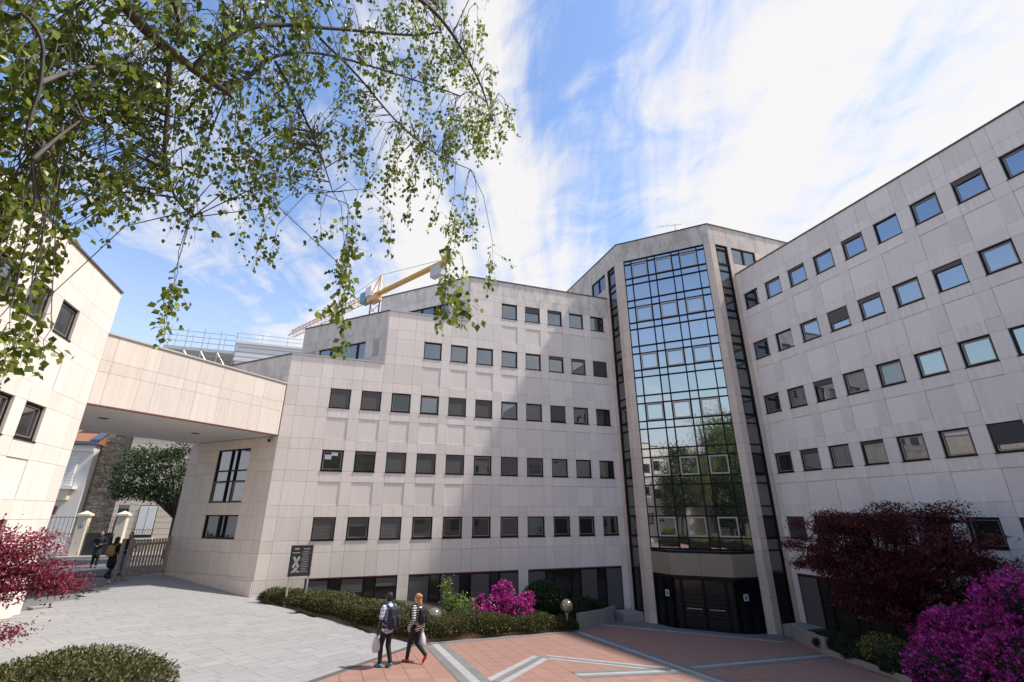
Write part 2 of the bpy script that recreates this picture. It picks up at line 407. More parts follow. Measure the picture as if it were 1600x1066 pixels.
def strip(ax, ay, bx, by, off0, off1, mat, lift, step=0.6):
    d = Vector((bx - ax, by - ay)); Ln = d.length; d.normalize(); nrm = Vector((-d.y, d.x)); k = max(1, round(Ln / step)); out = []
    for i in range(k):
        a = Vector((ax, ay)) + d * (Ln * i / k + .005); b = Vector((ax, ay)) + d * (Ln * (i + 1) / k - .005)
        out.append([tuple(a + nrm * off0), tuple(b + nrm * off0), tuple(b + nrm * off1), tuple(a + nrm * off1)])
    return out
whites = []; greys = []
def band3(ax, ay, bx, by, w=0.24, inv=False):
    for k in (-1, 0, 1):
        (whites if (k == 0) != inv else greys).extend(strip(ax, ay, bx, by, (k - .5) * w, (k + .5) * w - .006, '', 0))
band3(3.75, 18.7, 3.70, 8.0, 0.26); band3(10.35, 20.9, 10.05, 7.5, 0.25); band3(6.6, 13.45, 9.95, 13.45, 0.25); band3(10.6, 13.75, 17.2, 14.75, 0.25)
band3(4.2, 13.1, 6.62, 15.9, 0.20, True); band3(6.75, 15.88, 9.7, 13.55, 0.20, True)
greys += strip(3.4, 18.62, 10.7, 21.15, -0.32, 0.0, '', 0); whites += strip(12.5, 23.4, 18.3, 17.6, -0.42, -0.05, '', 0)
greys += strip(12.5, 23.4, 18.3, 17.6, 0.0, 0.5, '', 0)
pieces(plaza, 'white_paver', whites, 'strip_white', lift=0.005, limit=200)
pieces(plaza, 'grey_paver', greys, 'strip_grey', lift=0.009, limit=250)
# forecourt in front of the glass entrance
fc = []
for i in range(9):
    for j in range(3):
        o = Vector((12.9, 23.6)) + Vector((.7071, -.7071)) * (i * 0.9) + Vector((.7071, .7071)) * (j * 0.75 + 0.35)
        a = Vector((.7071, -.7071)) * 0.89; b = Vector((.7071, .7071)) * 0.74
        fc.append([tuple(o), tuple(o + a), tuple(o + a + b), tuple(o + b)])
pieces(plaza, 'grey_paver', fc, 'strip_grey', lift=0.003, limit=60)
# grey stone ramp: rows of long slabs, x - y < -15.58
ramp = struct(bpy.data.objects.new('ramp', None)); link(ramp)
polys = []; q2 = math.sqrt(.5)
def uv(a, b): return ((a + b) * q2, (a - b) * q2)       # a along (1,1), b along (1,-1)
b = -7.6; row = 0
while b > -33:
    wdt = rnd.choice((0.30, 0.34, 0.40)); a = 3.0 + rnd.uniform(0, 1)
    while a < 23.5:
        ln = rnd.uniform(0.6, 1.25); cx, cy = uv(a + ln / 2, b - wdt / 2)
        if cx > -8.2 and not (cx + cy > 21.6 and cx - cy > -27.2) and cx + cy < 23.2 + max(0, -27 - (cx - cy)) * 1.2 and cx - cy > -44:
            p = [uv(a + .005, b - wdt + .005), uv(a + .005, b - .005), uv(a + ln - .005, b - .005), uv(a + ln - .005, b - wdt + .005)]
            p = clip(p, -.8246, .5666, 8.0)
            if p and area(p) > .004: polys.append(p)
        a += ln
    b -= wdt
pieces(ramp, 'paving_slab', polys, 'slab_grey')
dr = strip(3.36, 18.80, -3.0, 9.54, -.09, .09, '', 0, 0.7)
pieces(ramp, 'drain_cover', dr, 'drain', lift=0.002)
struct(MB().add([(-60, 29.5, 2.46), (-7.6, 29.5, 2.46), (-3, 33.8, 2.46), (60, 60, 2.46), (60, 44.2, 2.46), (-60, 41.5, 2.46)], [(0, 1, 2, 5)]).build('street', 'asphalt'))
struct(MB().prism([(-60, 41.2), (10, 41.2), (10, 45.2), (-60, 45.2)], 2.3, 2.58).build('pavement', 'concrete'))

# ------------------------------------------------------------ windows
def ribbed(w, h, mat, dark=False):
    k = ('rib', round(w, 3), round(h, 3), mat)
    if k not in _cache:
        m = MB(); n = max(2, int(h / 0.055)); prof = []
        for i in range(n):
            z0 = h * i / n; z1 = h * (i + 1) / n
            prof += [(0.0, z0), (-0.012, z0 + (z1 - z0) * .25), (-0.012, z0 + (z1 - z0) * .75), (0.0, z1)]
        vs = [(x, y, z) for y, z in prof for x in (0, w)]
        fs = [(2 * i, 2 * i + 1, 2 * i + 3, 2 * i + 2) for i in range(len(prof) - 1)]
        m.add(vs, fs); m.box(0, .002, 0, w, .02, h); _cache[k] = m.mesh('shutter', mat)
    return _cache[k]
def framemesh(w, h, b, d, mat, y0):
    k = ('fr', round(w, 3), round(h, 3), b, d, mat, y0)
    if k not in _cache:
        m = MB(); m.box(0, y0, 0, w, y0 + d, b); m.box(0, y0, h - b, w, y0 + d, h); m.box(0, y0, b, b, y0 + d, h - b); m.box(w - b, y0, b, w, y0 + d, h - b)
        _cache[k] = m.mesh('frame', mat)
    return _cache[k]
def window(parent, wl, a, z, w, h, shut=0.0, sash=None, glassmat='glass', shutmat='shutter', name='window', label=None):
    """dark frame in a recessed opening; pane, inner sash, roller shutter and sill hang on it"""
    f = put(name, framemesh(w, h, 0.055, 0.08, 'frame', 0.072), parent, wl.at(a, 0, z), wl.th)
    if label: f['label'] = label
    p = put('pane', boxmesh(w - 0.10, 0.012, h - 0.10, glassmat), f, (0.05, 0.128, 0.05), rnd.gauss(0, 0.005), rnd.gauss(0, 0.005), local=True)
    if sash: put('sash', framemesh(w - 0.15, h - 0.15, 0.035, 0.04, 'sash', 0.088), f, (0.075, 0, 0.075), local=True)
    if shut > 0.03:
        hh = (h - 0.06) * shut
        put('roller_shutter', ribbed(w - 0.09, hh, shutmat), f, (0.045, 0.062, h - 0.03 - hh), local=True)
    put('sill', boxmesh(w + 0.04, 0.10, 0.03, 'frame'), f, (-0.02, -0.025, -0.032), local=True)
    return f
FL = 3.056; T1 = 5.051; WW = 0.988; MOD = 1.51
TT = [None] + [T1 + FL * k for k in range(6)]
def rows_for(ks, top=None):
    r = []
    for k in ks:
        t = TT[k]
        r += [(t - WW, t, 'win', k), (t - 1.488, t - WW, 'band', k), (t - 2.548, t - 1.488, 'pan', k), (t - FL, t - 2.548, 'band', k)]
    return r
def cells(parent, wl, cols, rows, has_win, win_kw, mats=('stone_pale', 'stone_panel'), left=None, matfn=None):
    for (a0, a1, ck, ci) in cols:
        for (z0, z1, rk, k) in rows:
            if left and a0 < left(z0) - 0.02: continue
            if ck == 'w' and rk == 'win' and has_win(ci, k):
                window(parent, wl, a0, z0, a1 - a0, z1 - z0, **win_kw(ci, k)); continue
            if ck == 'w' and rk == 'pan' and has_win(ci, k): wl.slab('spandrel_panel', parent, a0, a1, z0, z1, mats[1], inset=0.026)
            else:
                mt = matfn(a0, z0, rk, k) if matfn else mats[0]
                if mt == 'stone_pale' and ck == 'w' and rk == 'band': mt = 'stone_drip'
                wl.slab('pier_slab' if ck == 'p' else 'band_slab', parent, a0, a1, z0, z1, mt)
def prism_part(name, parent, poly, z0, z1, mat): return MB().prism(poly, z0, z1).build(name, mat, parent)
def coping(parent, wl, a0, a1, z, mat='coping', over=0.05, th=0.07, depth=0.35):
    return wl.box('coping', parent, a0, a1, -over, depth, z, z + th, mat)

# ------------------------------------------------------------ central wing (window grid, stepped roof terraces)
YA = 24.72; XA0 = -0.92
cw_ = thing('office_building', 'pale stone office block with square windows and stepped roof terraces, left of the glass tower', 'building', (6, YA, 0))
IN = 0.16
def wing_body(x0, ztop, zbot, back=12.0):
    # plan: front along y=YA+IN from x0 to 16, chamfer back to the left
    e = IN * 1.0
    poly = [(x0 + 0.066, YA + IN), (22, YA + IN), (22, YA + back), (x0 + 3.0, YA + back), (x0 - 4.45 + 0.07, YA + 4.45 + IN)]
    return prism_part('wall', cw_, poly, zbot, ztop, 'joint')
wing_body(-2.952, 12.3, -0.5); wing_body(1.578, 15.4, 12.3); wing_body(6.108, 18.5, 15.4)
wlA = Wall(-2.952, YA, 0, 18.5)
colsA = [(0, .522, 'p', -1), (.522, 1.51, 'w', -1), (1.51, 2.032, 'p', -1)]
for i in range(11):
    a = 2.032 + i * MOD
    colsA += [(a, a + WW, 'w', i), (a + WW, a + MOD if i < 10 else 18.502, 'p', i)]
rowsA = rows_for([5, 4, 3, 2])
rowsA += [(TT[1] - WW, TT[1], 'win', 1), (TT[1] - 1.488, TT[1] - WW, 'band', 1), (2.51, TT[1] - 1.488, 'low', 1)]
rowsA += [(TT[5], TT[5] + .505, 'band', 6), (TT[5] + .505, 18.70, 'frieze', 6)]
leftA = lambda z: 0.0 if z < 12.7 else (4.53 if z < 15.75 else 9.06)
sA = {}
rs = random.Random(5)
shutA = {3: [1, 1, 0, 0, 1, 1, 0, 0, .92, 0, 0], 2: [0, .16, 1, 1, 1, 0, 1, .42, 0, 0, 0], 1: [1, .42, 1, 0, 0, 0, 0, 0, 0, 0, 0], 4: [0, 0, 0, 0, 0, 0, 0, 0, .15, .12, 1], 5: [0] * 6 + [0, .35, .12, 0, 0]}
sashA = {3: {2, 3, 6, 7, 9}, 2: {0, 5, 7, 8}, 1: {1, 3, 4, 5, 6, 7, 8, 9, 10}, 4: {9}, 5: set()}
def kwA(i, k):
    d = dict(shut=shutA[k][i], sash=i in sashA[k], glassmat='glass' if k >= 4 or i in (0,) else rs.choice(('glass_dim', 'glass', 'glass_warm', 'glass_dim')))
    if k == 4 and i == 10: d['shutmat'] = 'shutter_dark'
    return d
cells(cw_, wlA, colsA, rowsA, lambda i, k: i >= 0 and (k <= 3 or (k == 4 and i >= 3) or (k == 5 and i >= 6)), kwA, left=leftA,
      matfn=lambda a, z, rk, k: 'stone_stained' if k == 6 else 'stone_pale')
coping(cw_, wlA, 9.06, 18.50, 18.70, 'coping_dark', th=0.06); coping(cw_, wlA, 4.53, 9.06, 15.787, 'coping', th=0.07); coping(cw_, wlA, 0, 4.53, 12.73, 'coping', th=0.07)
# window paper notes
for (da, dz, w_, h_) in ((0.14, 0.55, .30, .22), (0.42, 0.72, .30, .17)):
    put('paper_note', boxmesh(w_, .004, h_, 'sticker_white'), cw_, wlA.at(2.032 + da, .098, TT[2] - WW + dz), 0)
# ground-floor glazing between three piers
def ground_glazing(parent, wl, bays, base, wide, narrow, top=2.51, blind=None):
    for bi, (a0, a1) in enumerate(bays):
        wl.box('lintel', parent, a0, a1, 0.02, 0.16, top - .05, top, 'sign_red'); a = a0; j = 0
        while a < a1 - .1:
            w = min(wide if j % 2 == 0 else narrow, a1 - a)
            g = put('ground_window', framemesh(w, top - .05 - base, 0.04, 0.10, 'frame', 0.05), parent, wl.at(a, 0, base), wl.th)
            put('pane', boxmesh(w - .06, .01, top - .11 - base, 'glass_dim'), g, (.03, .10, .03), rnd.gauss(0, .003), local=True)
            if j % 2 == 0:
                f = blind(bi, j // 2)
                if f: put('roller_shutter', ribbed(w - .07, (top - .13 - base) * f, 'shutter'), g, (.035, .06, (top - .10 - base) * (1 - f)), local=True)
            a += w; j += 1
bl = {(0, 0): 1, (0, 1): .28, (0, 2): .18, (1, 0): 1, (1, 1): 1, (1, 2): 1, (1, 3): 1, (2, 0): 1, (2, 1): 0, (2, 2): 1, (2, 3): 1}
xs = [0 + 2.032, 2.032 + 2 * MOD + WW, 2.032 + 3 * MOD, 2.032 + 6 * MOD + WW, 2.032 + 7 * MOD, 2.032 + 10 * MOD + WW]
ground_glazing(cw_, wlA, [(xs[0], xs[1]), (xs[2], xs[3]), (xs[4], xs[5])], 0.45, WW, MOD - WW, blind=lambda b_, j: bl.get((b_, j), 0))
for a0, a1 in ((0, .522), (.522, 1.51), (1.51, 2.032), (xs[1], xs[2]), (xs[3], xs[4]), (xs[5], 18.50)):
    for z0, z1 in ((-0.4, 0.5), (0.5, 2.0), (2.0, 2.51)): wlA.slab('pier_slab', cw_, a0, a1, z0, z1, 'stone_pale')
# chamfered flanks of the terraces and the pier beside the passage, all facing the same way
def flank(cx, L, zrows, mat, win=None, cop=None, copz=None):
    q = L * .70711
    wl = Wall(cx - q, YA + q, -45, L); cols = []; a = L
    k = 0
    while a > 0.05:
        w = (MOD - WW) if k % 2 == 0 else WW
        cols.append((max(0, a - w), a)); a -= w; k += 1
    for a0, a1 in cols:
        for z0, z1, kind in zrows:
            if win and any(kind in kk and a0 > w0 - .3 and a1 < w1 + .3 for kk, w0, w1 in win): continue
            wl.slab('flank_slab', cw_, a0, a1, z0, z1, mat if kind != 'frieze' else 'stone_stained')
    if copz: coping(cw_, wl, 0, L + .05, copz, cop or 'coping_dark', th=.06)
    return wl
def ribbon(wl, a0, a1, z0, z1, widths):
    tot = sum(widths); a = a0
    for w in widths:
        ww = (a1 - a0) * w / tot
        g = put('ribbon_window', framemesh(ww, z1 - z0, .05, .10, 'frame', .05), cw_, wl.at(a, 0, z0), wl.th)
        put('pane', boxmesh(ww - .08, .01, z1 - z0 - .08, 'glass'), g, (.04, .10, .04), rnd.gauss(0, .004), local=True); a += ww
def frows(k, tops):
    t = TT[k]
    return [(t - 1.488, t - WW, 'b'), (t - WW, t, 'win')] + tops
w4 = flank(1.578, 6.5, frows(4, [(TT[4], TT[4] + .508, 'b'), (TT[4] + .508, 15.787, 'b')]), 'stone_flank_shade', [(('win',), 1.45, 5.50)], copz=15.787)
ribbon(w4, 1.20, 5.53, TT[4] - WW - .05, TT[4], (1, .45, 1.3, 1.0))
w5 = flank(6.108, 6.8, frows(5, [(TT[5], TT[5] + .505, 'frieze'), (TT[5] + .505, 18.70, 'frieze')]), 'stone_flank_shade', [(('win',), 1.75, 5.60)], copz=18.70)
ribbon(w5, 1.50, 5.62, TT[5] - WW - .1, TT[5], (1, .9, 1.0, .45, 1.0))
# slabs that close the ribbon ends
for wl, L, k, e0, e1 in ((w4, 6.5, 4, 1.20, 5.53), (w5, 6.8, 5, 1.50, 5.62)):
    wl.slab('flank_slab', cw_, e1, L - .522, TT[k] - WW, TT[k], 'stone_flank_shade')
    wl.slab('flank_slab', cw_, 0, e0, TT[k] - WW, TT[k], 'stone_flank_shade')
# passage pier (warm stone) with two windows
prz = [(1.6, 2.62, 'a'), (2.62, 3.56, 'a'), (3.56, 4.1, 'a'), (4.1, 5.15, 'v'), (5.15, 5.7, 'a'), (5.7, 7.06, 'w'), (7.06, 7.6, 'w'), (7.6, 8.2, 'w'), (8.2, 8.66, 'a')]
wp = Wall(-2.952 - 6.48 * q2, YA + 6.48 * q2, -45, 6.48)
pc = [0, .8, 1.6, 2.32, 3.3, 3.9, 4.72, 5.3, 6.02, 6.48]
for a0, a1 in zip(pc, pc[1:]):
    for z0, z1, kind in prz:
        if kind in 'vw' and 2.3 <= a0 and a1 <= 4.73: continue
        wp.slab('passage_slab', cw_, a0, a1, z0, z1, 'stone_warm')
wq = [(a0, a1) for a0, a1 in zip(pc, pc[1:])]
for a0, a1 in wq:
    for z0, z1 in ((11.25, 11.68), (11.68, 12.73)): wp.slab('flank_slab', cw_, a0, a1, z0, z1, 'stone_flank_shade')
coping(cw_, wp, 0, 6.5, 12.73, 'coping_dark', th=.06)
g = put('passage_window', framemesh(2.40, 2.5, .06, .10, 'frame', .05), cw_, wp.at(2.32, 0, 5.70), wp.th); g['label'] = 'tall grid window of nine panes in the passage wall'
m = MB()
for x in (0.98, 1.42): m.box(x, .04, .06, x + .06, .15, 2.44)
for z in (.95, 1.45): m.box(.06, .045, z, 2.34, .145, z + .06)
m.build('mullions', 'mullion', g, local=True)
for x0, x1 in ((.06, .98), (1.04, 1.42), (1.48, 2.34)):
    for z0, z1 in ((.06, .95), (1.01, 1.45), (1.51, 2.44)): put('pane', boxmesh(x1 - x0, .01, z1 - z0, 'glass'), g, (x0, .11, z0), rnd.gauss(0, .006), rnd.gauss(0, .004), local=True)
for x0, x1 in ((.06, .98), (1.48, 2.34)): put('sash', framemesh(x1 - x0, .88, .04, .03, 'sash', .07), g, (x0, 0, .065), local=True)
g = put('passage_window', framemesh(2.40, 1.03, .06, .10, 'frame', .05), cw_, wp.at(2.32, 0, 4.12), wp.th)
MB().box(.98, .04, .06, 1.10, .15, .97).box(1.40, .04, .06, 1.46, .15, .97).build('mullions', 'mullion', g, local=True)
for x0, x1 in ((.06, .98), (1.10, 1.40), (1.46, 2.34)): put('pane', boxmesh(x1 - x0, .01, .91, 'glass'), g, (x0, .11, .06), rnd.gauss(0, .006), local=True)
wp.box('plinth', cw_, 0, 6.45, -.05, .02, 1.0, gz(-4, 26) + .45, 'stone_warm')
# roof-terrace floors are the tops of the wall blocks

# ------------------------------------------------------------ bridge over the passage
br = thing('footbridge', 'warm stone clad bridge wing spanning the passage to the street', 'bridge', (-5.6, 22, 8.66))
wb = Wall(-8.28, 19.34, 45, 7.53)
BW = 6.48
n2 = (q2, -q2)
c0 = Vector((-8.28, 19.34)); c1 = c0 + Vector((q2, q2)) * 7.50; bk = Vector((-q2, q2))
prism_part('wall', br, [tuple(c0 + bk * .16), tuple(c1 + bk * .16), tuple(c1 + bk * (BW - .1)), tuple(c0 + bk * (BW - .1))], 8.72, 11.15, 'joint')
prism_part('soffit', br, [tuple(c0 + bk * .10), tuple(c1 + bk * .10), tuple(c1 + bk * (BW - .1)), tuple(c0 + bk * (BW - .1))], 8.66, 8.715, 'soffit')
a = 0.35; k = 0; ed = [0.0, .35]
while a < 7.4:
    a += (WW if k % 2 == 0 else MOD - WW); ed.append(min(a, 7.5)); k += 1
for a0, a1 in zip(ed, ed[1:]):
    if a1 - a0 < .05: continue
    for z0, z1 in ((8.70, 9.82), (9.82, 10.24), (10.24, 11.17)): wb.slab('bridge_slab', br, a0, a1, z0, z1, 'stone_warm')
wb.box('drip_edge', br, 0, 7.5, .0, .16, 8.66, 8.70, 'rust_red'); coping(br, wb, 0, 7.5, 11.17, 'coping', th=.06)
for s_, t_ in ((1.6, 2.4), (5.4, 2.8)):
    p = c0 + Vector((q2, q2)) * s_ + bk * t_
    MB().prism([(-.14, -.14), (.14, -.14), (.14, .14), (-.14, .14)], 8.645, 8.66).build('ceiling_light', 'frame', br, loc=(p.x, p.y, 0), rz=R(45))
cm = thing('security_camera', 'small dark security camera under the bridge corner', 'security camera', wp.at(5.95, -.02, 8.45))
MB().box(-.05, -.10, .06, .05, .02, .18).build('bracket', 'steel', cm, local=True); MB().tube([(-.02, -.12, .02), (.03, -.34, -.04)], .06, 8).build('camera_body', 'frame', cm, local=True)

# ------------------------------------------------------------ left wing
lw = thing('office_building', 'pale stone office wing at the left edge, under the birch leaves', 'building', (-8.3, 12, 0))
wlE = Wall(-8.28, 3.13, 90, 16.21)
prism_part('wall', lw, [(-8.44, -26), (-8.44, 19.2), (-8.44 - 5, 24.2), (-22, 24.2), (-22, -26)], 0, 12.6, 'joint')
colsE = []; aE = [16.24 - 3.13 - MOD * k for k in range(8, -1, -1)]
colsE.append((0, aE[0], 'p', -1))
for i, a in enumerate(aE):
    nx = aE[i + 1] if i < 8 else 16.21
    colsE.append((a, a + WW, 'w', i))
    if i < 8: colsE.append((a + WW, nx, 'p', i))
    else: colsE += [(a + WW, a + WW + .522, 'p', i), (a + WW + .522, a + WW + 1.51, 'w', -1), (a + WW + 1.51, 16.21, 'p', i)]
rowsE = rows_for([3, 2]) + [(TT[1] - WW, TT[1], 'win', 1), (TT[1] - 1.488, TT[1] - WW, 'band', 1), (2.2, TT[1] - 1.488, 'low', 1), (TT[3], TT[3] + .51, 'band', 4), (TT[3] + .51, 12.76, 'frieze', 4)]
cells(lw, wlE, colsE, rowsE, lambda i, k: i >= 0 and k <= 3, lambda i, k: dict(sash=True, glassmat='glass', shut=0.0))
coping(lw, wlE, 0, 16.21, 12.76, 'coping_dark', th=.06)
wlE2 = Wall(-8.28, 19.34, 135, 6)
for k in range(6):
    for z0, z1 in ((2.4, 4), (4, 5.6), (5.6, 7.2), (7.2, 8.8), (8.8, 10.4), (10.4, 12.76)): wlE2.slab('end_slab', lw, k * 1.0, k * 1.0 + 1, z0, z1, 'stone_pale')
prism_part('plain_wall', lw, [(-8.30, -26), (-8.28, -26), (-8.28, 3.12), (-8.30, 3.12)], 2.2, 12.76, 'stone_pale')

# ------------------------------------------------------------ right wing
rw = thing('office_building', 'shaded pale stone office wing filling the right side, with five window rows', 'building', (21.2, 10, 0))
XC = 21.14; YC = 19.13; MC = 1.491
wlC = Wall(XC, YC, -90, 20)
prism_part('wall', rw, [(XC + IN, YC + 8), (XC + IN, -14), (XC + 14, -14), (XC + 14, YC + 8)], -0.5, 18.6, 'joint')
NC = 12; colsC = [(0, .28, 'p', -1)]
for i in range(NC):
    a = .28 + i * MC; colsC += [(a, a + WW, 'w', i), (a + WW, a + MC, 'p', i)]
endC = .28 + NC * MC
shC = {5: {7: .18}, 4: {4: .55, 3: .66, 5: .18, 6: .16, 7: .2, 0: 0}, 3: {}, 2: {6: .74, 2: .0}, 1: {6: 1, 7: 0, 3: 1, 0: 1}}
shC[4] = {3: .62, 4: .16, 5: .0, 6: .16}; shC[3] = {2: .22, 8: .3}; shC[2].update({1: .2, 3: .12}); shC[5].update({4: .12, 2: .1})
def kwC(i, k): return dict(shut=shC[k].get(i, 0), sash=(i + k) % 5 != 0, glassmat='glass_sky_tint' if k >= 4 or (k == 3 and i >= 5) else ('glass_dim' if k == 1 else 'glass'), shutmat='shutter_dark' if k <= 2 else 'shutter')
cells(rw, wlC, colsC, rowsA, lambda i, k: i >= 0 and k <= 5, kwC, mats=('stone_pale', 'stone_panel'))
coping(rw, wlC, 0, endC, 18.70, 'coping_dark', th=.06)
bays = [(.28, .28 + 3 * MC + WW), (.28 + 4 * MC, .28 + 7 * MC + WW)]
ground_glazing(rw, wlC, bays, 0.3, WW, MC - WW, blind=lambda b_, j: 1 if (b_ + j) % 3 == 0 else 0)
for a0, a1 in ((0, .28), (bays[0][1], bays[1][0]), (bays[1][1], endC)):
    for z0, z1 in ((-.4, .6), (.6, 2.51)): wlC.slab('pier_slab', rw, a0, a1, z0, z1, 'stone_pale')
prism_part('plain_wall', rw, [(XC, YC - endC), (XC, -14), (XC + .1, -14), (XC + .1, YC - endC)], -.4, 18.76, 'stone_pale')

# ------------------------------------------------------------ glass entrance tower
tw = thing('entrance_tower', 'tall chamfered stone tower with a dark glass curtain wall above the entrance', 'tower', (17.5, 21.1, 0))
XL = 15.55; YR = 19.13; TL = 5.643; TOP = 21.93
prism_part('wall', tw, [(XL + IN, 23.19), (19.61, YR + IN), (30, YR + IN), (30, 34), (XL + IN, 34)], 3.4, TOP - .3, 'joint')
prism_part('core', tw, [(XL + 1.0, 24.2), (20.5, YR + 1.0), (30, YR + 1.0), (30, 34), (XL + 1.0, 34)], -.3, 3.4, 'joint')
wf = Wall(XL, 23.12, -45, TL); wl_l = Wall(XL, 33.9, -90, 33.9 - 23.12); wl_r = Wall(19.54, YR, 0, 10)
zr = [-0.1, .5, 1.55, 2.05, 2.51, 3.5]
for k in range(1, 7):
    t = TT[k] if k < 6 else TT[5] + FL
    zr += [t - WW, t, t + .5] + ([t + 1.56] if k < 6 else [])
zr = sorted(set(round(z, 3) for z in zr if z < 20.65)) + [20.62, 21.2, TOP]
CWa, CWb = .39, TL - .36
def colrows(wl, a0, a1, z0=-1, z1=99, mat='stone_tower'):
    for p, q_ in zip(zr, zr[1:]):
        if q_ - p < .03 or p < z0 - .01 or q_ > z1 + .01: continue
        wl.slab('pilaster_slab', tw, a0, a1, p, q_, 'stone_tower_stained' if p > 20.5 else mat)
colrows(wf, 0, CWa); colrows(wf, CWb, TL)
for a0, a1 in ((CWa, CWa + 1.0), (CWa + 1.0, CWa + 2.45), (CWa + 2.45, CWa + 3.9), (CWa + 3.9, CWb)):
    for p, q_ in ((20.62, 21.2), (21.2, TOP)): wf.slab('frieze_slab', tw, a0, a1, p, q_, 'stone_tower_stained')
La = 33.9 - 23.12
colrows(wl_l, La - .40, La); colrows(wl_l, La - 1.60, La - 1.33)
wl_l.slab('frieze_slab', tw, La - 1.33, La - .40, 20.62, 21.2, 'stone_tower_stained'); wl_l.slab('frieze_slab', tw, La - 1.33, La - .40, 21.2, TOP, 'stone_tower_stained')
colrows(wl_r, 0, .40); colrows(wl_r, 1.33, 1.60)
wl_r.slab('frieze_slab', tw, .40, 1.33, 20.62, 21.2, 'stone_tower'); wl_r.slab('frieze_slab', tw, .40, 1.33, 21.2, TOP, 'stone_tower')
for wl, a0, sgn in ((wl_l, La - 1.6, -1), (wl_r, 1.6, 1)):        # upper side walls above the lower wings, each with a ribbon window
    for j in range(4):
        p, q_ = (a0 - 1.9 * (j + 1), a0 - 1.9 * j) if sgn < 0 else (a0 + 1.9 * j, a0 + 1.9 * (j + 1))
        for z0, z1 in ((17.6, 19.5), (19.5, 20.62), (20.62, TOP)):
            if z0 == 19.5 and j == 0: continue
            wl.slab('upper_slab', tw, p, q_, z0, z1, 'stone_tower_stained' if z0 > 20 else 'stone_tower')
    w0 = a0 - 1.9 if sgn < 0 else a0
    for j in range(2):
        g = put('side_window', framemesh(.94, 1.1, .05, .1, 'frame', .05), tw, wl.at(w0 + j * .95, 0, 19.51), wl.th)
        put('pane', boxmesh(.86, .01, 1.02, 'glass'), g, (.04, .10, .04), local=True)
coping(tw, wf, -.02, TL + .02, TOP, 'coping_dark', th=.06); coping(tw, wl_l, 0, La, TOP, 'coping_dark', th=.06); coping(tw, wl_r, 0, 9, TOP, 'coping_dark', th=.06)
# curtain wall: mullion grid with panes between, opening lights in pale frames
nn = (CWb - CWa) / 10.6; cx = [CWa]
for k in range(7): cx.append(cx[-1] + (nn if k % 2 == 0 else 2.2 * nn))
cz = [3.50]
for k in range(1, 7):
    t = TT[k] if k < 6 else TT[5] + FL
    cz += [t - WW - .03, t + .02] + ([t + .49, t + 1.60] if k < 6 else [])
cz.append(20.60); cz = sorted(cz)
m = MB()
def lbox(m, wl, a0, a1, y0, y1, z0, z1):
    p = [wl.at(a0, y0, 0), wl.at(a1, y0, 0), wl.at(a1, y1, 0), wl.at(a0, y1, 0)]
    m.prism([(q[0], q[1]) for q in p], z0, z1)
mw = .032
for x in cx: lbox(m, wf, x - mw, x + mw, .03, .16, 3.45, 20.62)
for i, (x0, x1) in enumerate(zip(cx, cx[1:])):
    for z in cz: lbox(m, wf, x0 + mw, x1 - mw, .035, .155, z - mw, z + mw)
cwall = m.build('curtain_wall', 'mullion', tw)
winz = {round((TT[k] if k < 6 else TT[5] + FL) - WW - .03, 2) for k in range(1, 7)}
for i, (x0, x1) in enumerate(zip(cx, cx[1:])):
    for z0, z1 in zip(cz, cz[1:]):
        if z1 - z0 < .1: continue
        put('glass_pane', boxmesh(x1 - x0 - 2 * mw, .012, z1 - z0 - 2 * mw, 'glass_tower'), cwall, wf.at(x0 + mw, .10, z0 + mw), wf.th + rnd.gauss(0, .004), rnd.gauss(0, .004))
        if i % 2 == 1 and round(z0, 2) in winz:
            put('opening_light', framemesh(x1 - x0 - 2 * mw - .02, z1 - z0 - 2 * mw - .02, .07, .05, 'sash_light', .035), cwall, wf.at(x0 + mw + .01, 0, z0 + mw + .01), wf.th)
# side strips of glass
for wl, a0, a1 in ((wl_l, La - 1.33, La - .40), (wl_r, .40, 1.33)):
    m = MB(); zs = [0.3, 2.45, 3.5] + [z for z in cz if z > 3.6]
    for x in (a0 + .03, a1 - .03): lbox(m, wl, x - .03, x + .03, .05, .18, .3, 20.62)
    for z in zs: lbox(m, wl, a0 + .06, a1 - .06, .055, .175, z - .035, z + .035)
    st = m.build('glass_strip', 'mullion', tw)
    for z0, z1 in zip(zs, zs[1:]):
        if z1 - z0 < .1: continue
        put('glass_pane', boxmesh(a1 - a0 - .12, .012, z1 - z0 - .07, 'glass_door' if z1 < 2.6 else 'glass_strip'), st, wl.at(a0 + .06, .12, z0 + .035), wl.th + rnd.gauss(0, .004), rnd.gauss(0, .004))
        if round(z0, 2) in winz: put('opening_light', framemesh(a1 - a0 - .16, z1 - z0 - .1, .04, .05, 'frame', .06), st, wl.at(a0 + .08, 0, z0 + .05), wl.th)
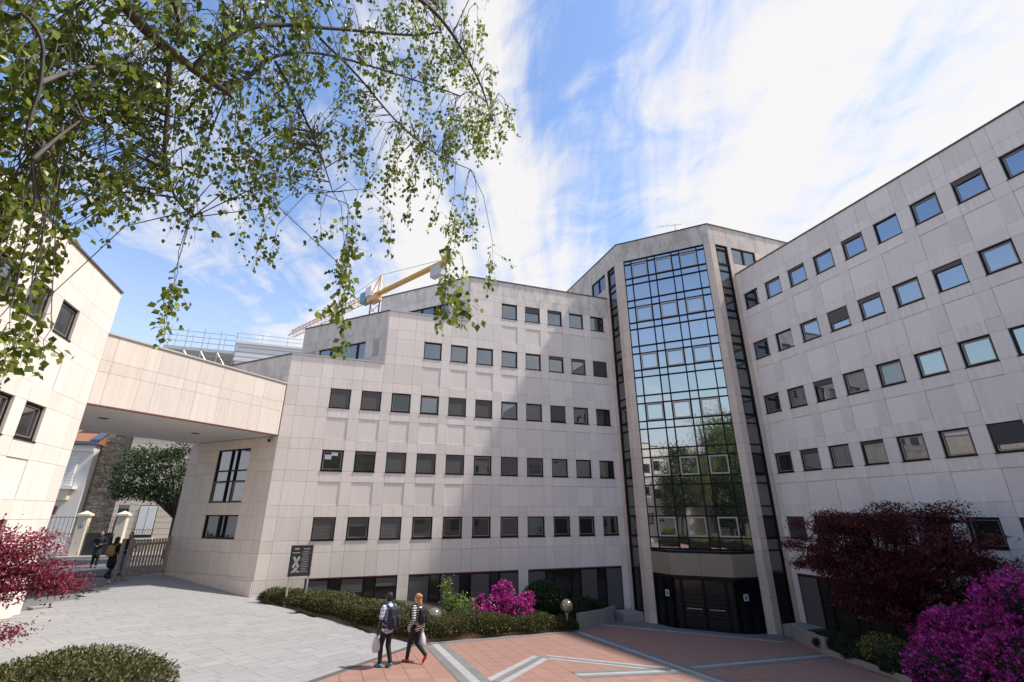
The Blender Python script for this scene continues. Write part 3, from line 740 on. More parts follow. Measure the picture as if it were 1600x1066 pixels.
# entrance bay: three-sided vestibule in front of the glass
def pt(a, y): p = wf.at(a, y, 0); return (p[0], p[1])
pb = [pt(CWa, .0), pt(CWa + 1.0, -.85), pt(CWb - 1.0, -.85), pt(CWb, .0)]
prism_part('bay_roof', tw, pb + [pt(CWb, .3), pt(CWa, .3)], 3.36, 3.46, 'mullion')
for i, (p, q_) in enumerate(zip(pb, pb[1:])):
    d = Vector(q_) - Vector(p); th = math.degrees(math.atan2(d.y, d.x)); wv = Wall(p[0], p[1], th, d.length); Lw = d.length
    nsl = 2 if i == 1 else 1
    for k in range(nsl): wv.slab('fascia_panel', tw, Lw * k / nsl, Lw * (k + 1) / nsl, 2.36, 3.36, 'fascia_tan', depth=.10)
    wv.box('door_head', tw, .0, Lw, .0, .12, 2.24, 2.35, 'frame')
    wd = [.10, .34, .42, 1.42, 1.50, 2.50, 2.58, Lw - .1] if i == 1 else [.06, Lw - .06]
    if i == 1:
        sc = (Lw - .2) / 3.0; ws = [.10, .10 + .38 * sc, .10 + 1.5 * sc, .10 + 2.62 * sc, Lw - .10]
    else: ws = [.05, Lw / 2, Lw - .05]
    for a0, a1 in zip(ws, ws[1:]):
        g = put('door' if i == 1 and a1 - a0 > .8 else 'side_light', framemesh(a1 - a0, 2.2, .07, .08, 'mullion', .0), tw, wv.at(a0, .02, .04), wv.th)
        put('pane', boxmesh(a1 - a0 - .12, .01, 2.08, 'glass_door'), g, (.06, .05, .06), local=True)
        if i == 1:
            m = MB()
            for z in (.52, .68, .95, 1.12, 1.3, 1.46): m.box(.07, .035, z, a1 - a0 - .07, .075, z + .035)
            m.build('glazing_bars', 'mullion', g, local=True)
            if a1 - a0 > .8:
                m = MB(); m.box(.16, -.05, .9, a1 - a0 - .16, -.02, .93); m.box(.2, -.03, .9, .24, .02, .93); m.box(a1 - a0 - .24, -.03, .9, a1 - a0 - .2, .02, .93)
                m.build('push_bar', 'steel', g, local=True)
    if i != 1:
        st = put('door_sticker', boxmesh(.26, .004, .28, 'sticker_white'), tw, wv.at(Lw * (.62 if i == 0 else .25), .0, 1.38), wv.th)
        m = MB().box(.06, -.003, .05, .20, .0, .20); m.box(.04, -.003, .21, .22, 0, .24); m.build('sticker_mark', 'sticker_blue', st, local=True)
# steps / ledges either side of the doors
for nm, wl, a0, a1 in (('ledge', wl_l, La - 1.55, La - .45), ('ledge', wl_r, .45, 1.6)):
    wl.box(nm, tw, a0, a1, -1.2, .0, -.2, .42, 'concrete')
an = thing('roof_antenna', 'thin television antenna on the tower roof', 'antenna', (18.7, 20.9, TOP - .3))
m = MB(); m.tube([(0, 0, 0), (0, 0, 1.25)], .02, 6); m.build('mast', 'steel', an, local=True)
m = MB(); m.tube([(-1.0, .5, 1.12), (.35, -.18, 1.22)], .014, 5)
for k in range(9):
    t = k / 8; x = -1.0 + 1.35 * t; y = .5 - .68 * t; m.tube([(x - .09, y - .17, 1.12 + .1 * t), (x + .09, y + .17, 1.12 + .1 * t)], .008, 4)
m.tube([(.1, -.2, .75), (.3, -.1, 1.05)], .012, 4); m.build('aerial', 'steel', an, local=True)
# ------------------------------------------------------------ planting
def bed_sheet(poly, name, lift, mat='earth'):
    m = MB(); m.prism(poly, lambda x, y: gz(x, y) - .05, lambda x, y: gz(x, y) + lift); return struct(m.build(name, mat))
bed_sheet([(-2.5, 24.6), (3.25, 19.0), (10.6, 21.6), (12.2, 22.8), (14.3, 24.7)], 'planting_bed', .28)
bed_sheet([(19.9, 18.4), (18.6, 16.6), (17.6, 14.85), (16.35, 12.0), (14.55, 8.5), (12.85, 4.0), (21.1, 4.0), (21.1, 18.4)], 'planting_bed', .32)
def wall_run(parent, name, line, h, t, mat, seg=1.0):
    for (x0, y0), (x1, y1) in zip(line, line[1:]):
        d = Vector((x1 - x0, y1 - y0)); L_ = d.length; d.normalize(); n_ = Vector((-d.y, d.x)); k = max(1, round(L_ / seg))
        for i in range(k):
            a = Vector((x0, y0)) + d * (L_ * i / k + .004); b_ = Vector((x0, y0)) + d * (L_ * (i + 1) / k - .004)
            MB().prism([tuple(a), tuple(b_), tuple(b_ + n_ * t), tuple(a + n_ * t)], lambda x, y: gz(x, y) - .06, lambda x, y: gz(x, y) + h).build(name, mat, parent)
pl = thing('planter_wall', 'low brown stone planter edge under the long hedge', 'planter', (3.25, 18.75, gz(3.25, 18.75)))
wall_run(pl, 'edge_stone', [(-2.62, 24.62), (3.25, 18.75), (10.75, 21.35)], .24, .12, 'kerb_brown', 0.9)
pe = thing('planter_wall', 'grey concrete end wall of the long planter, beside the tower steps', 'planter', (12.0, 22.2, 0))
wall_run(pe, 'concrete_block', [(10.75, 21.35), (12.5, 22.75), (14.5, 24.55)], .62, .16, 'concrete', 1.2)
pr = thing('planter_wall', 'grey concrete planter edge below the dark red maple', 'planter', (17.4, 14.9, 0))
wall_run(pr, 'concrete_block', [(19.75, 18.5), (18.35, 16.6), (17.35, 14.85)], .55, .16, 'concrete', 1.1)
wall_run(pr, 'edge_stone', [(17.35, 14.85), (16.1, 12.0), (14.3, 8.5), (12.6, 4.0)], .18, .14, 'concrete', 1.0)
def lump(seed, k=5):
    r_ = random.Random(seed); ds = [(r_.gauss(0, 1), r_.gauss(0, 1), r_.gauss(0, 1), r_.uniform(2, 5), r_.uniform(0, 6)) for _ in range(k)]
    return lambda d: 1 + sum(.05 * math.sin(w * (a * d[0] + b_ * d[1] + c * d[2]) + p) for a, b_, c, w, p in ds)
def ell_points(n, c, r, lo=0.75, zmin=-1.0, lumps=None):
    """points in the outer shell of a lumpy ellipsoid, with outward directions"""
    d = nrg.normal(size=(int(n * 1.6), 3)); d /= np.linalg.norm(d, axis=1)[:, None]; d = d[d[:, 2] > zmin][:n]
    q = nrg.uniform(lo, 1.06, len(d))
    if lumps: q *= np.array([lumps(x) for x in d])
    P = np.array(c) + d * np.array(r) * q[:, None]
    return P, d
def hedge_run(name, label, line, hs, depth, n, mat, core, size, seed):
    """a hedge growing along a foot line: solid lumpy core wrapped in small leaves"""
    t = thing(name, label, 'hedge', (line[0][0], line[0][1], gz(*line[0])))
    r_ = random.Random(seed); m = MB(); rings = []; samp = []
    cum = [0]
    for p, q_ in zip(line, line[1:]): cum.append(cum[-1] + math.dist(p, q_))
    K = int(cum[-1] / .25)
    for i in range(K + 1):
        s_ = cum[-1] * i / K
        j = max(k for k in range(len(cum) - 1) if cum[k] <= s_ + 1e-6); f = (s_ - cum[j]) / (cum[j + 1] - cum[j])
        p = Vector(line[j]).lerp(Vector(line[j + 1]), f); d = (Vector(line[j + 1]) - Vector(line[j])).normalized(); n_ = Vector((-d.y, d.x))
        h = hs[j] + (hs[j + 1] - hs[j]) * f; h *= 1 + .10 * math.sin(s_ * 2.1 + seed) + .07 * math.sin(s_ * 5.3)
        o_ = -.10 + .07 * math.sin(s_ * 3.1 + 1); g0 = gz(p.x, p.y)
        sec = [(o_ + .02, .10), (o_ - .04, h * .55), (o_ + .08, h * .9), (depth * .35, h), (depth * .8, h * .92), (depth, h * .6), (depth, .05)]
        if i in (0, K): sec = [(a, b_ * .6) for a, b_ in sec]
        rings.append([(p.x + n_.x * a, p.y + n_.y * a, g0 + b_) for a, b_ in sec])
    ns = len(rings[0])
    for i in range(K + 1): m.v += rings[i]
    for i in range(K):
        for k in range(ns - 1): m.f.append((i * ns + k, (i + 1) * ns + k, (i + 1) * ns + k + 1, i * ns + k + 1))
    m.f += [tuple(range(ns)), tuple(K * ns + k for k in range(ns - 1, -1, -1))]
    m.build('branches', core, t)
    A = np.array(rings); ii = nrg.integers(0, K, n); kk = nrg.choice(ns - 2, n, p=np.array([2.0, 2, 2, 2.5, 1])[:ns - 2] / 9.5)
    u_, v_ = nrg.uniform(0, 1, (n, 1)), nrg.uniform(0, 1, (n, 1))
    P = A[ii, kk] * (1 - u_) * (1 - v_) + A[ii + 1, kk] * u_ * (1 - v_) + A[ii, kk + 1] * (1 - u_) * v_ + A[ii + 1, kk + 1] * u_ * v_
    nd = np.array([[-.5, -.9, .1], [-.4, -.7, .6], [-.1, -.3, 1], [0, 0, 1], [.1, .3, 1]])[kk]
    P += nd * nrg.uniform(-.05, .09, (n, 1)); leaves('foliage', P, size, mat, t, dirs=nd, jitter=.8, aspect=.45)
    return t
hedge_run('hedge', 'long low clipped hedge running from the passage corner towards the two walkers', [(-2.55, 24.55), (0.3, 21.75), (3.2, 18.85)], [.28, .62, .70], 1.5, 20000, 'leaf_hedge', 'core_brown', .085, 1)
hedge_run('hedge', 'low hedge behind the two walkers, in front of the pink azalea', [(3.1, 18.8), (7.0, 20.1), (10.6, 21.3)], [.70, .62, .45], 1.5, 22000, 'leaf_hedge', 'core_brown', .085, 2)
hedge_run('hedge', 'dark green ground cover behind the globe lamp, beside the planter end wall', [(10.4, 21.5), (12.2, 22.9), (13.9, 24.3)], [.75, .95, .85], 1.3, 9000, 'leaf_dark', 'core_green', .08, 3)
hedge_run('hedge', 'low dark green planting along the concrete edge under the red maple', [(18.5, 16.5), (17.5, 14.8), (16.35, 12.2), (15.3, 10.2)], [.5, .6, .6, .5], 1.2, 9000, 'leaf_dark', 'core_green', .08, 4)
def shrub(name, label, c, r, n, mat, core, size, seed, cat='shrub', coremul=.86, extra=None, zmin=-.5, lo=.8, asp=.62):
    t = thing(name, label, cat, (c[0], c[1], gz(c[0], c[1]))); lf = lump(seed)
    MB().sphere(c, tuple(x * coremul for x in r), 18, 12, lf).build('branches', core, t, smooth=True)
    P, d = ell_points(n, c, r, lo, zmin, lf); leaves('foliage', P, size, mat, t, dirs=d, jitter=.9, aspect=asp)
    if extra:
        P, d = ell_points(extra[0], c, [x * 1.03 for x in r], .88, zmin, lf); leaves('flowers', P, extra[2], extra[1], t, dirs=d, jitter=.7, aspect=.95, fold=.1)
    return t
shrub('juniper_bush', 'spreading olive green juniper mound at the lower left corner', (-4.9, 13.0, 1.62), (2.15, 2.3, .82), 26000, 'leaf_hedge', 'core_brown', .09, 11, zmin=-.2, asp=.4)
shrub('dome_shrub', 'rounded dark green shrub left of the larger globe lamp', (9.75, 22.7, 1.15), (1.15, 1.1, 1.0), 9000, 'leaf_dark', 'core_green', .10, 12)
def azalea(label, blobs, n, fl, size, seed, core='core_green'):
    c0_ = blobs[0][0]; t = thing('azalea_bush', label, 'azalea', (c0_[0], c0_[1], gz(c0_[0], c0_[1])))
    mc = MB(); PP = []; DD = []; FP = []; FD = []; tot = sum(b_[1][0] * b_[1][1] for b_ in blobs)
    for i, (c, r) in enumerate(blobs):
        lf = lump(seed + i); mc.sphere(c, tuple(x * .7 for x in r), 14, 9, lf); f = r[0] * r[1] / tot
        P, d = ell_points(int(n * f), c, r, .7, -.7, lf); PP.append(P); DD.append(d)
        P, d = ell_points(int(fl * f), c, [x * 1.02 for x in r], .86, -.55, lf)
        # flowers sit in trusses
        k = max(4, len(P) // 6); idx = nrg.integers(0, k, len(P)); P = P[idx] + nrg.normal(size=P.shape) * .045; d = d[idx]
        FP.append(P); FD.append(d)
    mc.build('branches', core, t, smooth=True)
    leaves('foliage', np.concatenate(PP), .07, 'leaf_dark', t, dirs=np.concatenate(DD), jitter=.9)
    leaves('flowers', np.concatenate(FP), size, 'flower', t, dirs=np.concatenate(FD), jitter=.75, aspect=1.0, fold=.08)
azalea('bright magenta azalea in flower in the middle of the long planter', [((7.05, 21.3, 1.45), (.55, .5, .55)), ((7.3, 21.6, 1.95), (.42, .4, .42)), ((7.75, 21.2, 1.30), (.55, .5, .45)), ((6.45, 21.2, 1.15), (.42, .4, .38)), ((8.35, 21.6, 1.65), (.30, .3, .25)), ((6.2, 21.6, 1.65), (.22, .2, .25))], 4500, 6200, .085, 21)
azalea('large magenta azalea in flower at the lower right corner', [((16.7, 9.4, 1.75), (1.2, 1.5, 1.0)), ((17.1, 8.3, 2.5), (1.15, 1.4, 1.05)), ((15.7, 9.5, 1.25), (.9, 1.2, .8)), ((17.0, 6.6, 2.4), (1.3, 1.5, 1.15)), ((15.4, 7.8, 1.5), (1.0, 1.3, 1.0)), ((17.3, 10.6, 1.6), (.9, .8, .7)), ((17.5, 7.4, 3.1), (.7, .8, .55)), ((16.2, 8.6, 2.3), (.55, .6, .5))], 26000, 32000, .085, 31)
shrub('yellow_shrub', 'small yellow-green shrub between the red maple and the right azalea', (16.55, 11.9, 1.15), (.55, .9, .45), 1600, 'leaf_yellow', 'core_green', .07, 41)
# climbing pale green shrub
t = thing('climbing_shrub', 'pale green shrub with upright leafy stems behind the woman', 'shrub', (4.7, 21.6, gz(4.7, 21.6)))
m = MB(); PP = []
for k in range(9):
    bx, by = 4.9 + rnd.uniform(-.3, .9), 21.5 + rnd.uniform(-.3, .3); z0 = gz(bx, by) + .2; hh = rnd.uniform(.8, 1.0) if k > 2 else rnd.uniform(1.55, 1.85); lean = rnd.uniform(-.15, .25) if k > 2 else -.42
    pts = [(bx + lean * f + .05 * math.sin(7 * f + k), by + .03 * math.sin(5 * f), z0 + hh * f) for f in np.linspace(0, 1, 7)]
    m.tube(pts, [.018 * (1 - .7 * f) for f in np.linspace(0, 1, 7)], 5)
    for _ in range(150):
        f = rnd.uniform(.25, 1); i = min(5, int(f * 6)); p = Vector(pts[i]).lerp(Vector(pts[i + 1]), f * 6 - i); s_ = .16 * (1.15 - f * .6); PP.append((p.x + rnd.gauss(0, s_), p.y + rnd.gauss(0, s_), p.z + rnd.gauss(0, .08)))
m.build('stems', 'bark', t); leaves('foliage', PP, .095, 'leaf_light', t, aspect=.75)
# globe lamps
def globe_lamp(label, x, y, zc, r):
    t = thing('globe_lamp', label, 'lamp', (x, y, gz(x, y) + .2), group='globe lamps in the long planter')
    z0 = gz(x, y) + .2
    MB().tube([(0, 0, 0), (0, 0, zc - r - z0)], .035, 8).build('post', 'steel', t, local=True)
    MB().tube([(0, 0, zc - r - z0 - .03), (0, 0, zc - r - z0 + .05)], [.09, .10], 10).build('collar', 'steel', t, local=True)
    MB().sphere((0, 0, zc - z0), r, 24, 16).build('globe', 'globe', t, smooth=True, local=True)
globe_lamp('bronze globe lamp on a short post right of the pink azalea', 9.95, 20.95, 1.42, .27)
globe_lamp('bronze globe lamp half hidden behind the woman with the striped jacket', 3.93, 19.75, 1.62, .27)
# maples
def maple(name, label, base, top, pads, n, mat, size, trunkmat='bark', core=None):
    t = thing(name, label, 'tree', base); m = MB(); PP = []; DD = []
    fork = Vector(base).lerp(Vector(top), .35)
    m.tube([base, tuple(Vector(base).lerp(fork, .5) + Vector((.05, .04, 0))), tuple(fork)], [.10, .085, .07], 7)
    tot = sum(p[1][0] * p[1][1] for p in pads)
    for i, (c, r) in enumerate(pads):
        c = Vector(c); mid = fork.lerp(c, .55) + Vector((0, 0, .18)); m.tube([tuple(fork), tuple(mid), tuple(c - Vector((0, 0, r[2] * .4)))], [.055, .035, .015], 5)
        for _ in range(9):
            e = c + Vector((rnd.uniform(-.85, .85) * r[0], rnd.uniform(-.85, .85) * r[1], rnd.uniform(-.3, .4) * r[2])); m.tube([tuple(mid.lerp(c, rnd.uniform(.3, 1)) - Vector((0, 0, r[2] * .3))), tuple(e)], [.014, .004], 4, cap=False)
        k = int(n * r[0] * r[1] / tot); sub = max(6, k // 45)
        cc = nrg.normal(size=(sub, 3)); cc /= np.linalg.norm(cc, axis=1)[:, None]; cc *= nrg.uniform(.35, 1.0, (sub, 1)) ** .6
        ix = nrg.integers(0, sub, k); P = cc[ix] * np.array(r) + nrg.normal(size=(k, 3)) * np.array([.16, .16, .07]) + np.array(c)
        PP.append(P); dd = cc[ix].copy(); dd[:, 2] -= .35; DD.append(dd)
    m.build('trunk', trunkmat, t); leaves('crown', np.concatenate(PP), size, mat, t, dirs=np.concatenate(DD), jitter=.8, aspect=.5, ups=.6)
    return t
mp = []
for k in range(40):
    an = rnd.uniform(0, 6.28); q_ = math.sqrt(rnd.uniform(0, 1)); zz_ = rnd.uniform(-.75, 1)
    rr = math.sqrt(max(.1, 1 - zz_ * zz_ * .75)); mp.append(((18.6 + 1.6 * q_ * rr * math.cos(an), 12.5 + 3.6 * q_ * rr * math.sin(an), 3.4 + 1.95 * zz_), (rnd.uniform(.7, 1.0), rnd.uniform(.8, 1.25), rnd.uniform(.25, .42))))
maple('red_maple', 'dark red Japanese maple in front of the right wing', (18.7, 12.6, gz(18.7, 12.6) + .2), (18.6, 12.6, 4.0), mp, 62000, 'leaf_maple', .095)
maple('red_maple', 'pinkish red Japanese maple reaching in at the left edge', (-7.6, 12.6, 2.45), (-6.6, 12.8, 5.0),
      [((-6.90, 13.0, 4.75), (.85, .7, .32)), ((-6.05, 13.2, 4.60), (.7, .5, .22)), ((-6.20, 13.3, 3.85), (.95, .6, .26)), ((-5.30, 13.5, 3.80), (.55, .4, .16)), ((-7.10, 12.6, 4.2), (.6, .6, .3)), ((-6.60, 12.6, 3.1), (.8, .6, .18)), ((-5.90, 12.8, 3.05), (.5, .4, .12)), ((-6.80, 12.0, 2.45), (.6, .5, .2)), ((-5.70, 13.4, 4.15), (.6, .4, .18)), ((-6.75, 12.5, 2.75), (.75, .6, .22)), ((-6.1, 13.1, 4.25), (.6, .5, .2))], 16000, 'leaf_maple_pink', .075)
# street tree behind the gate
def round_tree(name, label, base, fork_h, c, r, n, mat, size, limbs=14, trunk_r=.16, streaky=False, core=0.0, bare=None):
    t = thing(name, label, 'tree', base); m = MB(); b_ = Vector(base); fk = b_ + Vector((0, 0, fork_h)); C = Vector(c)
    m.tube([base, tuple(b_.lerp(fk, .5) + Vector((.03, 0, 0))), tuple(fk)], [trunk_r, trunk_r * .85, trunk_r * .75], 8); PP = []; DD = []
    for i in range(limbs):
        d = Vector((rnd.gauss(0, 1), rnd.gauss(0, 1), rnd.uniform(-.25, 1.2))).normalized(); e = C + Vector((d.x * r[0], d.y * r[1], d.z * r[2])) * rnd.uniform(.7, .95)
        mid = fk.lerp(e, .5) + Vector((0, 0, .15 * r[2])); m.tube([tuple(fk), tuple(mid), tuple(e)], [trunk_r * .5, trunk_r * .28, .012], 5)
        for _ in range(3):
            s0 = mid.lerp(e, rnd.uniform(0, .8)); s1 = s0 + Vector((rnd.gauss(0, .3) * r[0], rnd.gauss(0, .3) * r[1], rnd.uniform(-.1, .35) * r[2])); m.tube([tuple(s0), tuple(s1)], [.03, .006], 4, cap=False)
    sub = max(20, n // 60); cc = nrg.normal(size=(sub, 3)); cc /= np.linalg.norm(cc, axis=1)[:, None]; cc *= nrg.uniform(.25, 1.0, (sub, 1)) ** .5
    cc[:, 2] = np.where(cc[:, 2] < -.55, cc[:, 2] * .5, cc[:, 2])
    ix = nrg.integers(0, sub, n); sp = np.array([.13 * r[0], .13 * r[1], .06 * r[2]]) if streaky else np.array([.11 * r[0], .11 * r[1], .09 * r[2]])
    P = cc[ix] * np.array(r) + nrg.normal(size=(n, 3)) * sp + np.array(c); dd = cc[ix] + np.array([0, 0, -.2 if not streaky else .1])
    m.build('trunk', 'bark', t); leaves('crown', P, size, mat, t, dirs=dd, jitter=.7, aspect=.55, ups=.5); return t
round_tree('street_tree', 'leafy green street tree standing behind the slatted gate', (-9.7, 37.6, 2.55), 2.4, (-11.2, 37.8, 7.4), (2.4, 2.2, 2.5), 10000, 'leaf_tree', .17, 22, .17, True)
# trees and a tall house that only show as reflections
round_tree('garden_tree', 'tall dark tree behind the viewpoint, mirrored in the tower glass', (-6.0, -4.5, 2.4), 5, (-5.6, -4.5, 10.0), (2.6, 4.0, 6.0), 15000, 'leaf_tree', .34, 20, .25)
round_tree('garden_tree', 'broad green tree behind the viewpoint, mirrored low in the tower glass', (-2.0, -8, 2.4), 4, (-2.0, -8, 8.0), (4.0, 3.5, 5.0), 9000, 'leaf_tree', .30, 20, .25)
round_tree('garden_tree', 'rounded green tree behind the viewpoint, mirrored at the right of the tower glass', (4.5, -10, 2.4), 4, (4.5, -10, 8.0), (4.0, 4.0, 5.0), 8000, 'leaf_birch', .30, 18, .25)
round_tree('garden_tree', 'slender birch left of the viewpoint, mirrored at the left of the tower glass', (-5.6, 3.6, 2.4), 4, (-5.6, 3.4, 8.2), (1.9, 2.6, 4.6), 15000, 'leaf_tree', .20, 18, .16)
round_tree('garden_tree', 'rounded dark tree right behind the viewpoint, mirrored in the middle of the tower glass', (-4.2, -1.9, 2.4), 3, (-4.2, -2.4, 6.2), (2.3, 2.4, 3.4), 15000, 'leaf_tree', .26, 18, .16)
hedge_run('hedge', 'green hedge just below the viewpoint, mirrored at the foot of the tower glass', [(-6.5, 5.2), (-2.0, 3.6), (4.5, 2.2)], [.95, 1.0, .95], 1.6, 14000, 'leaf_light', 'core_green', .10, 6)
# old apartment house opposite, seen only as a reflection in the windows
ob = thing('apartment_house', 'long pale apartment house opposite, mirrored in the office windows', 'building', (0, -32, 2.4))
MB().box(-34, -42, 2.3, 34, -32, 15.5).build('wall', 'cream', ob); MB().prism([(-34.4, -42.4), (34.4, -42.4), (34.4, -31.6), (-34.4, -31.6)], 15.5, lambda x, y: 15.9 + max(0, 5.2 - abs(y + 37)) * .7).build('roof', 'zinc', ob)
for k in range(5): MB().box(-26 + k * 13, -36, 16, -24 + k * 13, -35, 20.5).build('chimney', 'rust_red', ob)
for r_ in range(4):
    for k in range(22): MB().box(-32.5 + k * 3, -31.98, 3.6 + r_ * 3, -31.2 + k * 3, -31.9, 5.4 + r_ * 3).build('window', 'iron', ob)
# ------------------------------------------------------------ street side: gate, houses
gt = thing('slatted_gate', 'brown metal slatted gate closing half of the passage', 'gate', (-7.45, 29.3, 2.46), R(238))
Lg = 2.15
m = MB(); m.box(0, -.04, .10, Lg, .04, .20); m.box(0, -.04, 1.38, Lg, .04, 1.48); m.build('rail', 'gate_metal', gt, local=True)
for x in (0.0, Lg - .10, Lg + .25): MB().box(x, -.05, 0, x + .10, .05, 1.70).build('post', 'gate_metal', gt, local=True)
sl = MB().box(0, -.02, .12, .075, .02, 1.64).mesh('slat', 'gate_metal')
for k in range(12): put('slat', sl, gt, (.16 + k * .158, 0, 0), local=True)
ho = thing('house', 'white house with a balcony and tiled roof seen under the bridge', 'house', (-21, 45.6, 2.5))
MB().box(-26, 45.6, 2.4, -18.1, 52, 10.3).build('wall', 'house_white', ho)
MB().prism([(-26.4, 45.1), (-17.9, 45.1), (-17.9, 49), (-26.4, 49)], 10.3, lambda x, y: 10.45 + (y - 45.1) * .55).build('roof', 'roof_tile', ho)
MB().box(-26.4, 45.0, 10.22, -17.85, 45.2, 10.42).build('gutter', 'zinc', ho); MB().prism([(-18.35, 45.1), (-17.8, 45.1), (-17.8, 49), (-18.35, 49)], lambda x, y: 10.5 + (y - 45.1) * .55, lambda x, y: 10.62 + (y - 45.1) * .55).build('roof_flashing', 'zinc', ho)
MB().box(-26, 45.45, 9.75, -18.1, 45.6, 10.2).build('cornice', 'white_paint', ho)
w_ = MB().box(-20.6, 45.5, 7.2, -18.9, 45.62, 9.3).build('window', 'white_paint', ho)
for k in range(4): MB().box(-20.5 + k * .4, 45.46, 7.25, -20.14 + k * .4, 45.5, 9.2).build('curtain', 'house_white', w_)
MB().box(-21.2, 44.9, 6.95, -18.5, 45.6, 7.15).build('balcony', 'white_paint', ho); MB().box(-20.9, 45.2, 6.2, -18.8, 45.6, 6.95).build('bracket', 'cream', ho)
rl = MB()
for z in (7.35, 7.55, 7.75, 7.95): rl.tube([(-21.1, 44.95, z), (-18.55, 44.95, z)], .02, 5)
for k in range(4): rl.tube([(-21.1 + k * .85, 44.95, 7.1), (-21.1 + k * .85, 44.95, 7.97)], .02, 5)
rl.build('balcony_rail', 'steel', ho)
MB().box(-20.6, 45.52, 2.6, -19.5, 45.62, 5.0).build('door', 'iron', ho); MB().box(-20.7, 45.50, 5.2, -19.3, 45.62, 5.75).build('transom', 'rust_red', ho)
# rubble gable
plain('rubble', (0.30, 0.235, 0.175), .95, noise=.2)
def rubble_mat():
    m_ = MATS['rubble']; N = m_.node_tree.nodes; L_ = m_.node_tree.links; b = N['Principled BSDF']
    g_ = N.new('ShaderNodeNewGeometry'); mp_ = N.new('ShaderNodeMapping'); mp_.inputs['Scale'].default_value = (2.6, 2.6, 4.6); L_.new(g_.outputs['Position'], mp_.inputs[0])
    v = N.new('ShaderNodeTexVoronoi'); v.inputs['Scale'].default_value = 1.0; L_.new(mp_.outputs[0], v.inputs['Vector'])
    v2 = N.new('ShaderNodeTexVoronoi'); v2.feature = 'DISTANCE_TO_EDGE'; v2.inputs['Scale'].default_value = 1.0; L_.new(mp_.outputs[0], v2.inputs['Vector'])
    mx = N.new('ShaderNodeMix'); mx.data_type = 'RGBA'; mx.inputs['A'].default_value = (.20, .145, .10, 1); mx.inputs['B'].default_value = (.46, .37, .27, 1)
    sp = N.new('ShaderNodeSeparateColor'); L_.new(v.outputs['Color'], sp.inputs[0]); L_.new(sp.outputs[0], mx.inputs['Factor'])
    lt = N.new('ShaderNodeMapRange'); lt.inputs['From Max'].default_value = .10; L_.new(v2.outputs['Distance'], lt.inputs['Value'])
    m2 = N.new('ShaderNodeMix'); m2.data_type = 'RGBA'; L_.new(lt.outputs[0], m2.inputs['Factor']); m2.inputs['A'].default_value = (.36, .31, .25, 1); L_.new(mx.outputs['Result'], m2.inputs['B'])
    L_.new(m2.outputs['Result'], b.inputs['Base Color'])
    bp = N.new('ShaderNodeBump'); bp.inputs['Distance'].default_value = .06; L_.new(lt.outputs[0], bp.inputs['Height']); L_.new(bp.outputs[0], b.inputs['Normal'])
rubble_mat()
gb = thing('stone_house', 'rough rubble stone gable between the white house and the cream house', 'house', (-16.9, 46.4, 2.5))
MB().box(-18.0, 46.4, 2.4, -15.72, 53, 13.5).build('wall', 'rubble', gb)
MB().prism([(-18.3, 46.2), (-15.5, 46.2), (-15.5, 53), (-18.3, 53)], 13.5, 13.8).build('roof', 'roof_tile', gb)
ch = thing('house', 'cream house with grooved walls and white shutters behind the street tree', 'house', (-11, 45.2, 2.5))
MB().box(-15.7, 45.3, 2.4, -4, 52, 12.5).build('wall', 'joint', ch)
for k in range(24):
    z = 2.5 + k * .42
    segs = [(-15.7, -4)] if not (3.5 < z + .2 < 5.9) else [(-15.7, -15.45), (-14.75, -14.1), (-12.9, -8.6), (-7.4, -4)]
    for x0, x1 in segs: MB().box(x0, 45.2, z, x1, 45.3, z + .40).build('wall_course', 'cream', ch)
MB().prism([(-15.9, 44.9), (-3.8, 44.9), (-3.8, 49), (-15.9, 49)], 12.55, lambda x, y: 12.7 + (y - 44.9) * .6).build('roof', 'roof_tile', ch)
for x in (-14.08, -8.58):
    w_ = MB().box(x, 45.24, 3.4, x + 1.16, 45.30, 5.9).build('window', 'iron', ch)
    for k in range(2): MB().box(x + .05 + k * .55, 45.14, 3.75, x + .56 + k * .55, 45.22, 5.8).build('shutter', 'white_paint', w_)
    rl = MB()
    for k in range(9): rl.tube([(x - .1 + k * .17, 45.02, 3.55), (x - .1 + k * .17, 45.02, 4.1)], .012, 4)
    for z in (3.55, 4.1): rl.tube([(x - .12, 45.02, z), (x + 1.28, 45.02, z)], .018, 4)
    rl.build('window_rail', 'iron', w_); MB().box(x - .15, 44.98, 3.42, x + 1.3, 45.2, 3.52).build('sill', 'white_paint', w_)
d_ = MB().box(-15.45, 45.24, 2.55, -14.75, 45.3, 5.6).build('door', 'iron', ch)
for k in range(2): MB().box(-15.38 + k * .33, 45.2, 3.6, -15.12 + k * .33, 45.24, 4.9).build('pane', 'glass', d_)
# street boundary: pillars, wall, meter boxes, dark gate
def pillar(label, x, number=False):
    t = thing('gate_pillar', label, 'pillar', (x, 42.3, 2.58), group='white gate pillars')
    MB().box(-.27, -.27, 0, .27, .27, 2.5).build('shaft', 'cream', t, local=True)
    MB().box(-.36, -.36, 2.5, .36, .36, 2.62).build('cap', 'cream', t, local=True)
    mm = MB(); mm.add([(-.36, -.34, 2.62), (.36, -.34, 2.62), (.36, .34, 2.62), (-.36, .34, 2.62), (0, 0, 2.85)], [(0, 1, 4), (1, 2, 4), (2, 3, 4), (3, 0, 4)]); mm.build('cap_point', 'cream', t, local=True)
    if number:
        p_ = put('number_plate', boxmesh(.24, .01, .20, 'zinc'), t, (-.12, -.282, 1.75), local=True)
        mm = MB(); mm.box(.05, -.004, .04, .08, 0, .16); mm.box(.12, -.004, .13, .20, 0, .16); mm.box(.16, -.004, .04, .19, 0, .13); mm.build('digits', 'sticker_white', p_, local=True)
    return t
